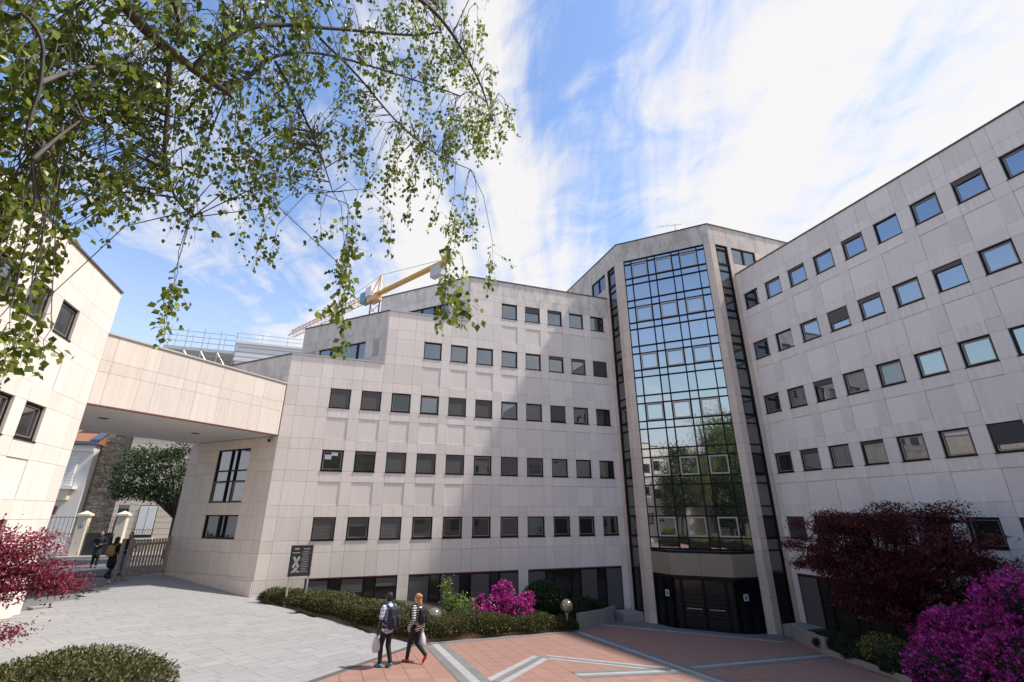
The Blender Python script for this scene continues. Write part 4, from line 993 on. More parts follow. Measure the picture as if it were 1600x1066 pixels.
pillar('white gate pillar with a blue house number plate', -16.2, True); pillar('white gate pillar right of the dark street gate', -14.0)
gd = thing('street_gate', 'dark metal gate with wire mesh between the white pillars', 'gate', (-15.1, 42.3, 2.58))
MB().box(-15.85, 42.27, 2.6, -14.35, 42.33, 4.0).build('panel', 'iron', gd)
mm = MB()
for k in range(14): mm.tube([(-15.85 + k * .115, 42.3, 4.0), (-15.85 + k * .115, 42.3, 5.3 - .012 * (k - 7) ** 2)], .012, 4)
for z in (4.35, 4.75): mm.tube([(-15.85, 42.3, z), (-14.35, 42.3, z)], .014, 4)
mm.build('bars', 'iron', gd)
bw = thing('garden_wall', 'low cream garden wall with iron railing and meter boxes left of the pillar', 'wall', (-18, 42.3, 2.58))
MB().box(-26, 42.15, 2.55, -16.55, 42.45, 3.75).build('wall', 'house_white', bw)
mm = MB()
for k in range(40): mm.tube([(-26 + k * .235, 42.3, 3.75), (-26 + k * .235, 42.3, 5.1)], .013, 4)
for z in (3.95, 5.0): mm.tube([(-26, 42.3, z), (-16.6, 42.3, z)], .018, 4)
mm.build('railing', 'iron', bw)
for x in (-17.9, -17.1): MB().box(x - .26, 42.02, 2.85, x + .26, 42.15, 3.55).build('meter_box', 'white_paint', bw)
# ------------------------------------------------------------ building site: scaffolded block and tower crane
sb = thing('scaffolded_building', 'white unfinished building wrapped in scaffolding rails behind the bridge', 'building', (-12.6, 57, 2.5))
MB().box(-12.5, 57.0, 2.5, 4, 70, 23.2).build('wall', 'white_paint', sb)
for k, z in enumerate((21.2, 21.75, 22.3, 22.85)): MB().box(-12.6, 56.86, z, 4, 57.0, z + .42).build('cladding_board', 'white_paint', sb)
MB().box(-12.75, 56.7, 23.2, 4, 70, 23.45).build('roof', 'white_paint', sb)
for k in range(4):
    w_ = MB().box(-11.2 + k * 1.7, 56.82, 19.6, -10.4 + k * 1.7, 56.9, 21.1).build('window', 'iron', sb)
MB().box(-19.5, 60.5, 2.5, -12.5, 70, 22.6).build('raw_wall', 'house_white', sb)
MB().box(-19.5, 57.2, 22.0, -12.5, 61, 22.35).build('deck', 'white_paint', sb)
for k in range(5):
    x = -12.7 - k * 1.6
    MB().tube([(x, 57.0, 15), (x, 57.0, 24.5)], .05, 5).build('scaffold_pole', 'steel', sb); MB().tube([(x, 59.0, 15), (x, 59.0, 24.5)], .05, 5).build('scaffold_pole', 'steel', sb)
    if k < 4: MB().tube([(x, 57.0, 19.5), (x - 1.6, 57.0, 21.9)], .035, 4).build('scaffold_brace', 'steel', sb)
for z in (17.8, 19.8, 21.4, 22.9, 23.5, 24.1):
    MB().tube([(-12.6, 57.0, z), (-19.5, 57.0, z)], .035, 4).build('scaffold_rail', 'steel', sb)
for z in (23.9, 24.4):
    MB().tube([(-12.7, 56.8, z), (4, 56.8, z)], .03, 4).build('scaffold_rail', 'steel', sb)
for k in range(6): MB().tube([(-12.7 + k * 2.6, 56.8, 23.3), (-12.7 + k * 2.6, 56.8, 24.5)], .035, 4).build('guard_post', 'steel', sb)
cr = thing('tower_crane', 'yellow tower crane above the stepped roof terraces', 'crane', (2.4, 87, 2.5))
J0 = Vector((-14.8, 116, 45)); J1 = Vector((13.4, 68, 45)); dj = (J1 - J0).normalized(); sj = Vector((-dj.y, dj.x, 0)); MS = Vector((2.6, 86.5, 45))
jl = (MS - J0).length - 2.0
m = MB()
for o_, z in ((-.7, 0), (.7, 0), (0, 1.5)): m.tube([tuple(J0 + sj * o_ + Vector((0, 0, z))), tuple(J0 + dj * jl + sj * o_ + Vector((0, 0, z)))], .09, 5)
m.build('jib_chord', 'crane_pale', cr); n_ = 20
m = MB()
for k in range(n_):
    a = J0 + dj * (jl * k / n_); b_ = J0 + dj * (jl * (k + .5) / n_); c_ = J0 + dj * (jl * (k + 1) / n_)
    for o_ in (-.7, .7): m.tube([tuple(a + sj * o_), tuple(b_ + Vector((0, 0, 1.5))), tuple(c_ + sj * o_)], .05, 4)
    m.tube([tuple(a - sj * .7), tuple(a + sj * .7)], .05, 4)
m.build('jib_lattice', 'crane_pale', cr)
def beam(name, p, q_, w, h, mat, zoff=0):
    d = (q_ - p).normalized(); s_ = Vector((-d.y, d.x, 0)) * w / 2; u_ = Vector((0, 0, h)); z_ = Vector((0, 0, zoff)); mm = MB()
    vs = [p - s_ + z_, p + s_ + z_, q_ + s_ + z_, q_ - s_ + z_]; vs += [v + u_ for v in vs]
    mm.add(vs, [(0, 3, 2, 1), (4, 5, 6, 7), (0, 1, 5, 4), (1, 2, 6, 5), (2, 3, 7, 6), (3, 0, 4, 7)]); return mm.build(name, mat, cr)
beam('counter_jib', MS, J1, .9, .5, 'crane_yellow')
cwt = J1 - dj * 3.0; beam('counterweight', cwt - dj * 1.6, cwt + dj * 1.0, 1.1, 2.0, 'ballast', -2.0); beam('winch', J1 - dj * 2.0, J1 - dj * .6, .8, .5, 'crane_yellow', .65)
m = MB(); tp = MS + dj * 1.2 + Vector((0, 0, 4.2))
for o_ in (-.7, .7): m.tube([tuple(MS - dj * 1.0 + sj * o_), tuple(tp), tuple(MS + dj * 2.6 + sj * o_)], .10, 5)
m.build('a_frame', 'crane_yellow', cr); m = MB(); m.tube([tuple(tp), tuple(J1 - dj * 3 + Vector((0, 0, 1)))], .06, 4); m.tube([tuple(tp), tuple(J0 + dj * jl * .55 + Vector((0, 0, 1.5)))], .06, 4); m.build('tie_rod', 'steel', cr)
beam('slewing_unit', MS - dj * 1.8, MS + dj * 1.2, 1.6, 1.0, 'crane_pale', -1.1)
cb_ = beam('cab', MS - dj * 4.4, MS - dj * 2.7, 1.5, 2.2, 'crane_glass', -.6); beam('machine_box', MS - dj * 2.5, MS - dj * .6, 1.6, 2.0, 'white_paint', .3)
m = MB()
for ox in (-.8, .8):
    for oy in (-.8, .8): m.tube([(MS.x + ox, MS.y + oy, 2.5), (MS.x + ox, MS.y + oy, 43.6)], .12, 5)
for k in range(20):
    z = 3 + k * 2.0
    for a, b_ in (((-.8, -.8), (.8, -.8)), ((.8, -.8), (.8, .8)), ((.8, .8), (-.8, .8)), ((-.8, .8), (-.8, -.8))): m.tube([(MS.x + a[0], MS.y + a[1], z), (MS.x + b_[0], MS.y + b_[1], z + 2)], .06, 4)
m.build('mast', 'rust_red', cr)
hk = J0 + dj * 10; m = MB(); m.tube([tuple(hk), (hk.x, hk.y, 36.5)], .05, 4); m.build('hoist_rope', 'steel', cr); MB().box(hk.x - .7, hk.y - .7, 34.6, hk.x + .7, hk.y + .7, 36.5).build('hook_block', 'rust_red', cr)
# ------------------------------------------------------------ site map sign
sg = thing('information_sign', 'dark site map sign on two posts in the hedge at the passage corner', 'sign', (-1.15, 23.4, 1.9), R(8))
MB().box(-.42, -.05, .86, .42, .05, 2.02).build('panel', 'sign_dark', sg, local=True)
MB().box(-.43, -.055, 2.02, .43, .055, 2.05).build('top_trim', 'sign_red', sg, local=True); MB().box(.42, -.055, .86, .45, .055, 2.02).build('side_trim', 'sign_red', sg, local=True)
for x in (-.38, .36): MB().box(x, -.03, -.3, x + .07, .04, .86).build('post', 'steel', sg, local=True)
mm = MB()
def bar(cx, cz, L_, w, an):
    c_, s_ = math.cos(an), math.sin(an); pts = [(cx + dx * c_ - dz * s_, -.054, cz + dx * s_ + dz * c_) for dx, dz in ((-L_ / 2, -w / 2), (L_ / 2, -w / 2), (L_ / 2, w / 2), (-L_ / 2, w / 2))]; mm.add(pts, [(0, 1, 2, 3)])
bar(-.16, 1.40, .46, .085, R(62)); bar(-.16, 1.40, .46, .085, R(-62)); bar(-.16, 1.12, .16, .10, R(45)); bar(-.26, 1.04, .12, .05, R(30)); bar(-.05, 1.04, .12, .05, R(-30)); bar(-.16, 1.02, .3, .014, 0)
mm.build('site_plan', 'sign_print', sg, local=True); mm = MB(); bar(-.19, 1.91, .18, .05, 0); bar(-.2, 1.76, .30, .03, 0); bar(.20, 1.90, .26, .03, 0)
for k in range(13): bar(.17 + .02 * math.sin(k * 2.3), 1.80 - k * .065, .26 + .05 * math.sin(k * 1.7), .016, 0)
mm.build('lettering', 'sign_print', sg, local=True)
# ------------------------------------------------------------ people
def capsule(m, p0, r0, p1, r1, n=10):
    p0, p1 = Vector(p0), Vector(p1); d = p1 - p0; L_ = d.length
    if L_ < 1e-6: m.sphere(p0, r0, n, 6); return
    t = d / L_; a = t.orthogonal().normalized(); b_ = t.cross(a); rings = []
    for k in range(1, 4): th = -math.pi / 2 + math.pi / 2 * k / 3.0; rings.append((p0 + t * (r0 * math.sin(th)), r0 * math.cos(th)))
    for k in range(0, 3): th = math.pi / 2 * k / 3.0; rings.append((p1 + t * (r1 * math.sin(th)), r1 * math.cos(th)))
    vs = [p0 - t * r0] + [c + (a * math.cos(6.28319 * j / n) + b_ * math.sin(6.28319 * j / n)) * r for c, r in rings for j in range(n)] + [p1 + t * r1]
    fs = [(0, 1 + (j + 1) % n, 1 + j) for j in range(n)]
    for i in range(len(rings) - 1): fs += [(1 + i * n + j, 1 + i * n + (j + 1) % n, 1 + (i + 1) * n + (j + 1) % n, 1 + (i + 1) * n + j) for j in range(n)]
    e = 1 + (len(rings) - 1) * n; fs += [(e + j, e + (j + 1) % n, len(vs) - 1) for j in range(n)]
    m.add(vs, fs)
def blob(name, caps, mat, parent, voxel=.012, ell=(), smooth_it=4):
    """many tapered limbs fused into one continuous skin"""
    m = MB()
    for c in caps: capsule(m, *c)
    for c, r in ell: m.sphere(c, r, 16, 10)
    o = m.build(name, mat, parent, local=True)
    md = o.modifiers.new('r', 'REMESH'); md.mode = 'VOXEL'; md.voxel_size = voxel
    ms = o.modifiers.new('s', 'SMOOTH'); ms.factor = .5; ms.iterations = smooth_it
    dg = bpy.context.evaluated_depsgraph_get(); me = bpy.data.meshes.new_from_object(o.evaluated_get(dg)); o.modifiers.clear(); old = o.data; o.data = me; bpy.data.meshes.remove(old)
    me.polygons.foreach_set('use_smooth', [True] * len(me.polygons)); return o
def chain(pts, rs): return [(pts[i], rs[i], pts[i + 1], rs[i + 1]) for i in range(len(pts) - 1)]
def hand(w, d, s):
    """palm, four unequal curled fingers and a thumb that leaves the side of the palm"""
    w = Vector(w); d = Vector(d).normalized(); o = Vector((s, 0, 0)); f = Vector((0, 1, 0)); c = [(w, .026, w + d * .07, .034)]
    for k, ln in enumerate((.070, .080, .074, .058)):
        b0 = w + d * .085 + f * (.030 - .020 * k); kn = b0 + d * ln * .55 - o * .012; c += chain([b0, kn, kn + d * ln * .35 - o * .03], [.0105, .010, .009])
    th = w + d * .03 + f * .032; c += chain([th, th + d * .035 + f * .022, th + d * .065 + f * .018 - o * .012], [.012, .011, .010]); return c
def head_caps(h, look=0.0):
    """skull, jaw, nose, ears, neck; h = centre of the head"""
    h = Vector(h); cs, sn = math.cos(look), math.sin(look)
    def rt(x, y, z): return h + Vector((x * cs - y * sn, x * sn + y * cs, z))
    caps = [(rt(0, -.015, -.10), .055, h + Vector((0, -.03, -.22)), .06), (rt(0, .045, -.045), .062, rt(0, .055, -.085), .042), (rt(0, .098, .01), .012, rt(0, .118, -.025), .016), (rt(-.082, -.005, .0), .014, rt(-.084, -.01, -.035), .012), (rt(.082, -.005, .0), .014, rt(.084, -.01, -.035), .012), (rt(-.02, .10, -.062), .008, rt(.02, .10, -.062), .008)]
    eyes = [rt(-.034, .092, .008), rt(.034, .092, .008)]
    return caps, [(tuple(h + Vector((0, 0, .02))), (.082, .102, .112))], eyes, rt
plain('skin_dark', (.060, .030, .020), .5); plain('skin_light', (.62, .38, .27), .5); plain('skin_mid', (.35, .20, .14), .5)
plain('black_cloth', (.012, .011, .013), .8, noise=.4, nscale=12); plain('navy_cloth', (.018, .017, .028), .7, noise=.4, nscale=14)
plain('teal_shoe', (.03, .25, .34), .5); plain('red_shoe', (.55, .025, .02), .4); plain('orange_hair', (.48, .24, .075), .6, noise=.5, nscale=30); plain('black_hair', (.012, .010, .010), .6)
plain('jeans', (.13, .19, .30), .8, noise=.3, nscale=12); plain('tan_bag', (.42, .28, .09), .7, noise=.2); plain('eye', (.02, .015, .012), .2); plain('brown_hair', (.05, .03, .02), .6)
def pattern(name, kind):
    m_, N, L_, b = newmat(name); b.inputs['Roughness'].default_value = .8; tc = N.new('ShaderNodeTexCoord'); sp = N.new('ShaderNodeSeparateXYZ'); L_.new(tc.outputs['Object'], sp.inputs[0])
    def wv(sock, f):
        a = N.new('ShaderNodeMath'); a.operation = 'MULTIPLY'; a.inputs[1].default_value = f; L_.new(sock, a.inputs[0]); s_ = N.new('ShaderNodeMath'); s_.operation = 'SINE'; L_.new(a.outputs[0], s_.inputs[0])
        g_ = N.new('ShaderNodeMath'); g_.operation = 'GREATER_THAN'; g_.inputs[1].default_value = .15 if kind == 'plaid' else .0; L_.new(s_.outputs[0], g_.inputs[0]); return g_.outputs[0]
    mx = N.new('ShaderNodeMix'); mx.data_type = 'RGBA'
    if kind == 'plaid':
        ad = N.new('ShaderNodeMath'); ad.operation = 'ADD'; L_.new(wv(sp.outputs[2], 75), ad.inputs[0]); L_.new(wv(sp.outputs[0], 75), ad.inputs[1]); md = N.new('ShaderNodeMath'); md.operation = 'MULTIPLY'; md.inputs[1].default_value = .5; L_.new(ad.outputs[0], md.inputs[0])
        L_.new(md.outputs[0], mx.inputs['Factor']); mx.inputs['A'].default_value = (.66, .74, .82, 1); mx.inputs['B'].default_value = (.20, .20, .42, 1)
    else:
        L_.new(wv(sp.outputs[2], 105), mx.inputs['Factor']); mx.inputs['A'].default_value = (.70, .68, .64, 1); mx.inputs['B'].default_value = (.05, .05, .055, 1)
    L_.new(mx.outputs['Result'], b.inputs['Base Color'])
pattern('plaid', 'plaid'); pattern('stripes', 'stripes')
m_, N_, L__, b_ = newmat('plastic_bag'); b_.inputs['Base Color'].default_value = (.80, .80, .80, 1); b_.inputs['Roughness'].default_value = .35; tr_ = N_.new('ShaderNodeBsdfTranslucent'); tr_.inputs['Color'].default_value = (.8, .8, .8, 1); ms_ = N_.new('ShaderNodeMixShader'); ms_.inputs[0].default_value = .35; L__.new(b_.outputs[0], ms_.inputs[1]); L__.new(tr_.outputs[0], ms_.inputs[2]); L__.new(ms_.outputs[0], N_['Material Output'].inputs['Surface'])
def person(label, loc, heading, H, skin, pose, top, bottom, shoes, hair, hairmat, sleeves, long_coat=False, look=0.0, width=1.0):
    """pose: dict of joints in a frame facing +y; the whole figure is scaled to height H"""
    t = thing('person', label, 'person', loc, heading); k = H / 1.76; t.scale = (k, k, k); p = pose; X = width
    hc, he, eyes, rt = head_caps(p['head'], look); caps = list(hc); tors = chain([(0, 0, .95), (0, .01, 1.15), (0, p['lean'], 1.34)], [.135 * X, .125 * X, .145 * X]); sh = (0, p['lean'], 1.42)
    tors += [((-.13 * X, p['lean'], 1.40), .075, (.13 * X, p['lean'], 1.40), .075), (sh, .06, (0, p['lean'], 1.50), .055), ((-.07, 0, .93), .105 * X, (.07, 0, .93), .105 * X)]
    caps += tors; arms = []; legs = []
    for s, e, w_, hd in ((-1, p['elL'], p['wrL'], p['hdL']), (1, p['elR'], p['wrR'], p['hdR'])):
        S_ = (s * .185 * X, p['lean'], 1.405); caps += chain([S_, e, w_], [.052, .042, .030]) + hand(w_, hd, s); arms.append((S_, e, w_))
    for s, kn, an, toe in ((-1, p['knL'], p['anL'], p['toL']), (1, p['knR'], p['anR'], p['toR'])):
        S_ = (s * .085, 0, .92); caps += chain([S_, kn, an], [.080, .055, .040]) + [(an, .036, toe, .028)]; legs.append((S_, kn, an, toe))
    body = blob('body', caps, skin, t, .0095, he)
    m = MB()
    for e in eyes: m.sphere(e, .011, 8, 6)
    m.build('eyes', 'eye', body, local=True)
    tc_ = [(a, r + .022, b2, q_ + .022) for a, r, b2, q_ in tors[:4]] + [((-.06, 0, .90), .125 * X, (.06, 0, .90), .125 * X)]
    for S_, e, w_ in arms: tc_ += chain([S_, e, w_], [.070, .058, .046]) if sleeves == 'long' else [(S_, .074, tuple(Vector(S_).lerp(Vector(e), .75)), .068)]
    if long_coat: tc_ += [((0, 0, .95), .16, (0, .02, .62), .19)]
    blob('jacket' if sleeves == 'long' else 'shirt', tc_, top, t, .014)
    bc = [((-.06, 0, .93), .118 * X, (.06, 0, .93), .118 * X)]
    for S_, kn, an, toe in legs: bc += chain([S_, kn, tuple(Vector(an) + Vector((0, 0, .03)))], [.098, .072, .054])
    blob('trousers', bc, bottom, t, .013)
    sc_ = MB()
    for S_, kn, an, toe in legs:
        an, toe = Vector(an), Vector(toe); f_ = (toe - an); f_.z *= .6
        blob('shoe', [(an - f_ * .25 - Vector((0, 0, .035)), .042, an + f_ * .5 - Vector((0, 0, .035)), .044), (an + f_ * .5 - Vector((0, 0, .04)), .044, toe + f_ * .15, .034), (an, .046, an - Vector((0, 0, .03)), .046)], shoes, t, .010)
    if hair == 'short': blob('hair', [], hairmat, t, .012, [(tuple(rt(0, -.018, .045)), (.088, .100, .100)), (tuple(rt(0, -.04, .0)), (.083, .075, .09))])
    else: blob('hair', [(rt(0, -.05, .02), .085, rt(0, -.085, -.14), .065), (rt(0, -.085, -.14), .065, rt(.02, -.09, -.19), .035)], hairmat, t, .012, [(tuple(rt(0, -.018, .045)), (.093, .104, .102)), (tuple(rt(0, -.10, .06)), (.06, .055, .06))])
    return t
def backpack(label, t, y, mat, w=.15, h=.23, zc=1.22, d=.10):
    """a rounded pack on the wearer's back with two shoulder straps and a front pocket"""
    b = thing('backpack', label, 'backpack', t.location, t.rotation_euler.z); b.scale = t.scale
    caps = [((sx * w * .6, y, zc - h * .7), d, (sx * w * .6, y + .01, zc + h * .6), d * .85) for sx in (-1, 0, 1)]
    blob('bag', caps, mat, b, .014); blob('pocket', [((sx * w * .5, y - d * .75, zc - h * .6), d * .6, (sx * w * .5, y - d * .7, zc - h * .05), d * .55) for sx in (-1, 1)], mat, b, .014)
    for s in (-1, 1):
        m = MB(); m.tube([(s * .10, y + .05, zc + h * .75), (s * .115, .0, 1.51), (s * .125, .12, 1.47), (s * .135, .175, 1.33), (s * .16, .12, 1.12), (s * .17, y + .06, zc - h * .6)], .022, 6); m.build('strap', mat, b, local=True)
    return b
def plastic_bag(label, loc, seed):
    t = thing('plastic_bag', label, 'bag', loc); r_ = random.Random(seed); m = MB(); n = 18
    prof = [(.0, -.42), (.09, -.42), (.135, -.36), (.14, -.27), (.115, -.17), (.075, -.09), (.055, -.05)]
    for i, (r, z) in enumerate(prof):
        for j in range(n): q_ = 1 + .10 * math.sin(5 * j * 6.283 / n + i) + r_.uniform(-.05, .05); m.v.append((r * q_ * math.cos(6.283 * j / n) * .75, r * q_ * math.sin(6.283 * j / n), z))
    for i in range(len(prof) - 1): m.f += [(i * n + j, i * n + (j + 1) % n, (i + 1) * n + (j + 1) % n, (i + 1) * n + j) for j in range(n)]
    m.build('pouch', 'plastic_bag', t, smooth=True, local=True)
    for s in (-1, 1): MB().tube([(0, s * .045, -.06), (0, s * .035, -.02), (0, 0, .012), (0, -s * .01, .0)], [.02, .012, .009, .008], 6).build('handle', 'plastic_bag', t, local=True)
    return t
def relaxed(**k):
    d = dict(head=(0, .03, 1.64), lean=.015, elL=(-.25, -.03, 1.13), wrL=(-.25, .05, .89), hdL=(0, .05, -1), elR=(.25, -.03, 1.13), wrR=(.25, .06, .89), hdR=(0, .05, -1),
             knL=(-.09, .06, .50), anL=(-.09, .02, .09), toL=(-.10, .17, .035), knR=(.09, .06, .50), anR=(.09, .02, .09), toR=(.10, .17, .035)); d.update(k); return d
def wpt(t, p): return t.matrix_basis @ Vector(p)
HD = math.atan2(cR.y, -cR.x) + 0.0
head_left = math.atan2(-cR.y, -cR.x)                    # world angle of image-left
def facing(off): return head_left - math.pi / 2 - R(off)    # turn from image-left towards the distance by off degrees
mx_, my_ = 1.72, 15.05
man = person('man in a checked short-sleeved shirt with a backpack, carrying a plastic bag', (mx_, my_, gz(mx_, my_)), facing(35), 1.78, 'skin_dark',
             relaxed(knL=(-.09, .12, .51), anL=(-.09, .10, .09), toL=(-.10, .25, .035), knR=(.09, .03, .49), anR=(.09, -.10, .10), toR=(.10, .05, .035), elL=(-.25, .0, 1.13), wrL=(-.24, .12, .90)), 'plaid', 'black_cloth', 'teal_shoe', 'short', 'black_hair', 'short')
backpack('large black backpack on the man in the checked shirt', man, -.22, 'navy_cloth', .17, .27, 1.20, .11)
bpy.context.view_layer.update()
hp = man.matrix_world @ Vector((-.245, .13, .80)); plastic_bag('white plastic carrier bag in the left hand of the man', hp, 3)
wx_, wy_ = 2.60, 15.50
woman = person('woman with orange hair and a striped jacket, walking with a backpack', (wx_, wy_, gz(wx_, wy_)), facing(30), 1.73, 'skin_light',
             relaxed(knL=(-.08, .17, .52), anL=(-.08, .24, .09), toL=(-.09, .38, .04), knR=(.08, .03, .48), anR=(.08, -.30, .20), toR=(.09, -.22, .05), elL=(-.24, -.06, 1.13), wrL=(-.23, .10, .95), elR=(.25, -.05, 1.12), wrR=(.26, .0, .86)), 'stripes', 'black_cloth', 'red_shoe', 'long', 'orange_hair', 'long', width=.90)
backpack('black backpack on the woman in the striped jacket', woman, -.20, 'black_cloth', .13, .20, 1.22, .09)
bpy.context.view_layer.update()
hp = woman.matrix_world @ Vector((.26, .0, .78)); plastic_bag('white plastic carrier bag in the right hand of the woman', hp, 4)
g1 = person('person in a black coat, furthest left of the three by the gate', (-12.1, 34.2, 2.46), R(200), 1.84, 'skin_mid', relaxed(elL=(-.27, .0, 1.14), wrL=(-.12, .22, 1.12), hdL=(.6, .6, .1), elR=(.27, .0, 1.14), wrR=(.15, .22, 1.05), hdR=(-.6, .6, 0), knL=(-.09, .12, .5), anL=(-.09, .15, .09), toL=(-.1, .3, .035), anR=(.09, -.12, .11), toR=(.1, .02, .035)), 'black_cloth', 'black_cloth', 'black_cloth', 'short', 'black_hair', 'long', True)
g2 = person('person in dark clothes with a tan backpack and one arm raised', (-9.3, 28.1, 2.46), R(-20), 1.74, 'skin_mid', relaxed(elL=(-.36, .08, 1.50), wrL=(-.38, .12, 1.76), hdL=(0, .1, 1), knL=(-.09, .15, .51), anL=(-.09, .18, .09), toL=(-.1, .32, .035), anR=(.09, -.26, .16), toR=(.1, -.14, .05)), 'black_cloth', 'navy_cloth', 'black_cloth', 'long', 'black_hair', 'long', True)
backpack('tan yellow backpack on the person by the gate', g2, -.23, 'tan_bag', .14, .22, 1.20, .09)
g3 = person('person in a dark jacket and blue jeans beside the gate', (-9.45, 30.2, 2.46), R(160), 1.88, 'skin_light', relaxed(elL=(-.26, .0, 1.13), wrL=(-.18, .18, 1.0), hdL=(.3, .6, 0), knL=(-.09, .12, .5), anL=(-.09, .15, .09), toL=(-.1, .3, .035)), 'black_cloth', 'jeans', 'black_cloth', 'short', 'brown_hair', 'long')
bd = thing('bird', 'small dark bird flying against the white cloud', 'bird', (5.5, 47, 38.5), R(30))
MB().sphere((0, 0, 0), (.28, .09, .08), 10, 6).build('body', 'iron', bd, smooth=True, local=True)
MB().add([(.1, 0, .03), (-.12, 0, .03), (-.15, .55, .22), (.02, .5, .22), (-.15, -.55, .22), (.02, -.5, .22)], [(0, 1, 2, 3), (1, 0, 5, 4)]).build('wings', 'iron', bd, local=True)
# ------------------------------------------------------------ overhanging birch, close to the viewpoint
def ray_dir(u, v):
    x = (u - 800) / 730.686; y = (533 - v) / 730.686
    return (cF + cR * x + cU * y).normalized()
def at(u, v, dist): return Vector((0, 0, CAMZ)) + ray_dir(u, v) * dist
bi = thing('birch_tree', 'birch tree with drooping leafy branches hanging over the upper left', 'tree', (-5.2, -0.6, 2.4))
tb = Vector((-5.2, -0.6, 2.3)); fk = Vector((-4.6, 0.2, 9.5))
MB().tube([tuple(tb), tuple(tb.lerp(fk, .35) + Vector((.15, 0, 0))), tuple(tb.lerp(fk, .7)), tuple(fk), (-4.3, .7, 13.5), (-4.2, .8, 16.5)], [.26, .23, .20, .17, .10, .03], 10).build('trunk', 'bark_birch', bi, smooth=True)
limbs = []
def limb(pts, r0, r1):
    P = [Vector(p) if not isinstance(p, Vector) else p for p in pts]; Q = []
    for i in range(len(P) - 1):
        a = P[max(i - 1, 0)]; b = P[i]; c = P[i + 1]; d = P[min(i + 2, len(P) - 1)]
        for k in range(6):
            t = k / 6; Q.append(.5 * ((2 * b) + (c - a) * t + (2 * a - 5 * b + 4 * c - d) * t * t + (3 * b - a - 3 * c + d) * t ** 3))
    Q.append(P[-1]); n = len(Q)
    MB().tube([tuple(q) for q in Q], [r0 + (r1 - r0) * i / (n - 1) for i in range(n)], 7).build('branch', 'bark_birch', bi, smooth=True)
    limbs.append(Q); return Q
limb([fk, at(60, -260, 5.0), at(190, 0, 4.9), at(285, 95, 5.0), at(360, 148, 5.1)], .070, .024)
limb([at(300, 108, 5.0), at(345, 70, 5.2), at(410, 40, 5.5), at(520, 45, 5.9), at(640, 55, 6.3), at(690, 50, 6.5)], .028, .008)
limb([at(350, 140, 5.1), at(390, 118, 5.4), at(430, 88, 5.7), at(500, 84, 6.0), at(600, 110, 6.3), at(720, 150, 6.6)], .024, .006)
limb([at(265, 80, 5.0), at(262, 170, 4.9), at(258, 230, 4.8), at(270, 300, 4.8), at(300, 340, 4.8)], .020, .006)
limb([fk, at(-150, -120, 4.2), at(45, 30, 4.0), at(65, 115, 3.9), at(45, 190, 3.8), at(30, 245, 3.8)], .014, .005)
limb([at(60, 130, 3.9), at(110, 112, 4.2), at(170, 105, 4.5), at(230, 130, 4.7)], .014, .006)
limb([at(50, 250, 3.8), at(90, 215, 4.0), at(130, 185, 4.2)], .012, .005)
limb([at(270, 0, 5.0), at(280, 40, 5.1), at(275, 70, 5.0)], .016, .010)
limb([fk + Vector((.1, .2, 1.5)), at(420, -180, 5.6), at(560, -60, 6.0), at(680, 20, 6.4), at(745, 120, 6.7), at(770, 190, 6.8)], .040, .006)
limb([at(500, 60, 5.9), at(560, 120, 6.1), at(620, 190, 6.3), at(680, 240, 6.5), at(735, 265, 6.6)], .014, .005)
limb([at(430, 95, 5.6), at(470, 170, 5.7), at(500, 240, 5.8), at(520, 300, 5.8)], .014, .005)
allp = [q for l in limbs for q in l if (q - Vector((0, 0, CAMZ))).length < 9]
# where twigs hang: (u0,v0,u1,v1, count, length range in metres)
zones = [(0, -60, 250, 120, 70, .3, .8), (0, 100, 240, 260, 62, .3, .7), (0, 250, 130, 380, 26, .3, .65), (120, 240, 240, 300, 22, .25, .5), (230, -60, 480, 120, 80, .3, .8), (240, 100, 480, 260, 78, .3, .7), (470, -60, 770, 100, 85, .3, .8),
         (470, 90, 770, 220, 72, .3, .75), (400, 200, 700, 270, 40, .3, .6), (690, 150, 795, 215, 20, .3, .65), (270, 280, 330, 350, 5, .3, .5), (360, 270, 440, 330, 5, .3, .55)]
strands = [(710, 300, 1.35), (722, 330, 1.15), (730, 290, .8), (745, 300, .9), (770, 380, .5), (545, 330, 1.30), (560, 300, .8), (538, 380, .9), (600, 300, .7), (610, 330, .55), (280, 390, .9), (420, 330, .75), (435, 350, .5), (30, 400, .9), (55, 430, .75), (10, 380, .7), (70, 470, .5), (40, 500, .35), (640, 290, .6), (690, 290, .65), (790, 170, .5), (500, 330, .4), (120, 350, .3), (18, 470, .45)]
tw_m = MB(); LP = []; LD = []
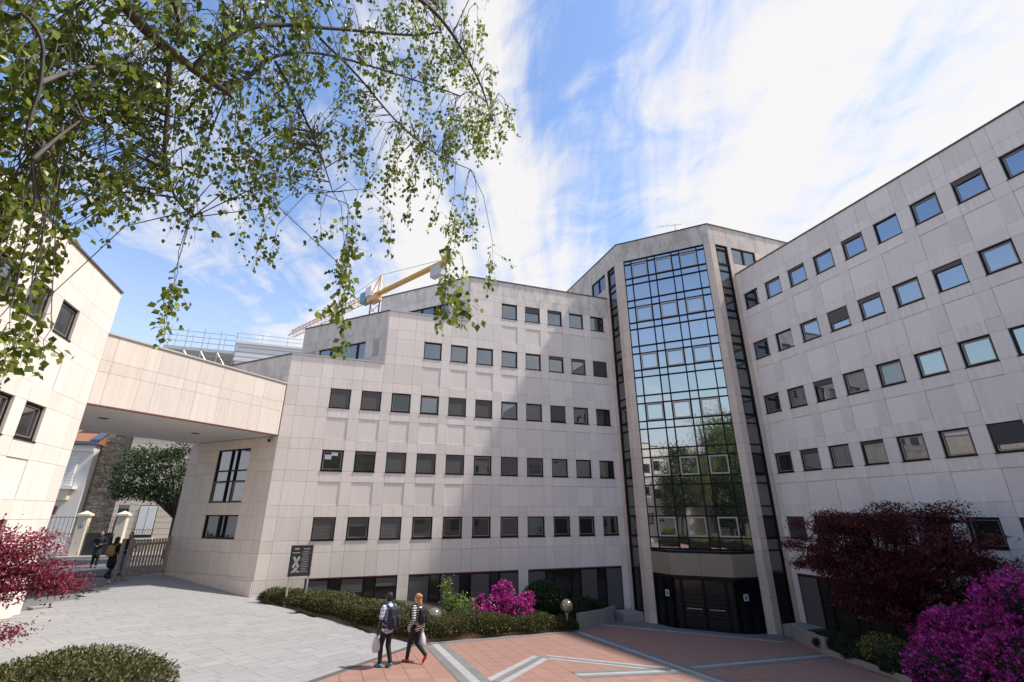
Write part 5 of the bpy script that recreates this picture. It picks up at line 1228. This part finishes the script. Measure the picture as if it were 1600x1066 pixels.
def twig(start, ln, dens):
    # joins the closest branch by a thin arching shoot, then hangs
    near = min(allp, key=lambda q: (q - start).length_squared)
    mid = near.lerp(start, .55) + Vector((0, 0, .10 + .15 * (near - start).length))
    if (near - start).length < 1.9: tw_m.tube([tuple(near), tuple(mid), tuple(start)], [.006, .004, .003], 4, cap=False)
    sway = Vector((rnd.gauss(0, .10), rnd.gauss(0, .10), 0)); n = max(4, int(ln / .11)); pts = []
    for i in range(n + 1):
        f = i / n; pts.append(start + sway * (f * ln) * (1.2 - .5 * f) + Vector((.012 * math.sin(9 * f + ln * 20), .012 * math.cos(8 * f + ln * 13), -ln * f)))
    tw_m.tube([tuple(p) for p in pts], [.0032 * (1 - .6 * i / n) for i in range(n + 1)], 3, cap=False)
    for k in range(int(ln * dens)):
        f = rnd.uniform(.02, 1.0) ** .8; i = min(n - 1, int(f * n)); p = pts[i].lerp(pts[i + 1], f * n - i)
        a = rnd.uniform(0, 6.283); o = Vector((math.cos(a), math.sin(a), -.5)); st = rnd.uniform(.008, .05); LP.append(p + o * st); LD.append((o.x * .6, o.y * .6, -1.0))
    for _ in range(int(ln * 5)):                      # short side shoots
        f = rnd.uniform(.1, .8); i = min(n - 1, int(f * n)); p = pts[i]; e = p + Vector((rnd.gauss(0, .10), rnd.gauss(0, .10), -rnd.uniform(.05, .22)))
        tw_m.tube([tuple(p), tuple(e)], [.002, .001], 3, cap=False)
        for _ in range(7): q = p.lerp(e, rnd.uniform(.3, 1.05)); LP.append(q + Vector((rnd.gauss(0, .02), rnd.gauss(0, .02), rnd.gauss(0, .015)))); LD.append((rnd.gauss(0, .5), rnd.gauss(0, .5), -1))
def dist_for(u): return 4.2 + 2.5 * min(1, max(0, u / 780))
for (u0, v0, u1, v1, n, l0, l1) in zones:
    for _ in range(int(n * (.95 if u1 <= 480 else .95))):
        u = rnd.uniform(u0, u1); v = rnd.uniform(v0, v1); twig(at(u, v, dist_for(u) + rnd.uniform(-.4, 1.2)), rnd.uniform(l0, l1), 27)
for u, v, ln in strands: twig(at(u, v, dist_for(u) + rnd.uniform(-.4, .4)), ln, 40)
for u, v, dd_, ln in ((712, 325, 3.6, .95), (722, 400, 3.5, .62), (700, 420, 3.6, .5), (545, 320, 3.7, 1.10), (538, 420, 3.6, .65), (765, 395, 4.6, .42), (275, 420, 4.2, .6), (60, 430, 3.8, .5), (25, 450, 3.7, .45), (80, 490, 3.8, .32)):
    twig(at(u, v, dd_), ln, 46)
tw_m.build('twigs', 'bark_birch', bi)
leaves('crown', [tuple(p) for p in LP], .054, 'leaf_birch', bi, dirs=LD, jitter=.45, aspect=.78, ups=.0, fold=.10)
# upper crown out of the frame, above and behind the viewpoint
P, d = ell_points(9000, (-4.4, -1.0, 12.5), (3.2, 3.0, 4.6), .35, -1.0); leaves('upper_crown', P, .12, 'leaf_birch', bi, dirs=d, jitter=.8)
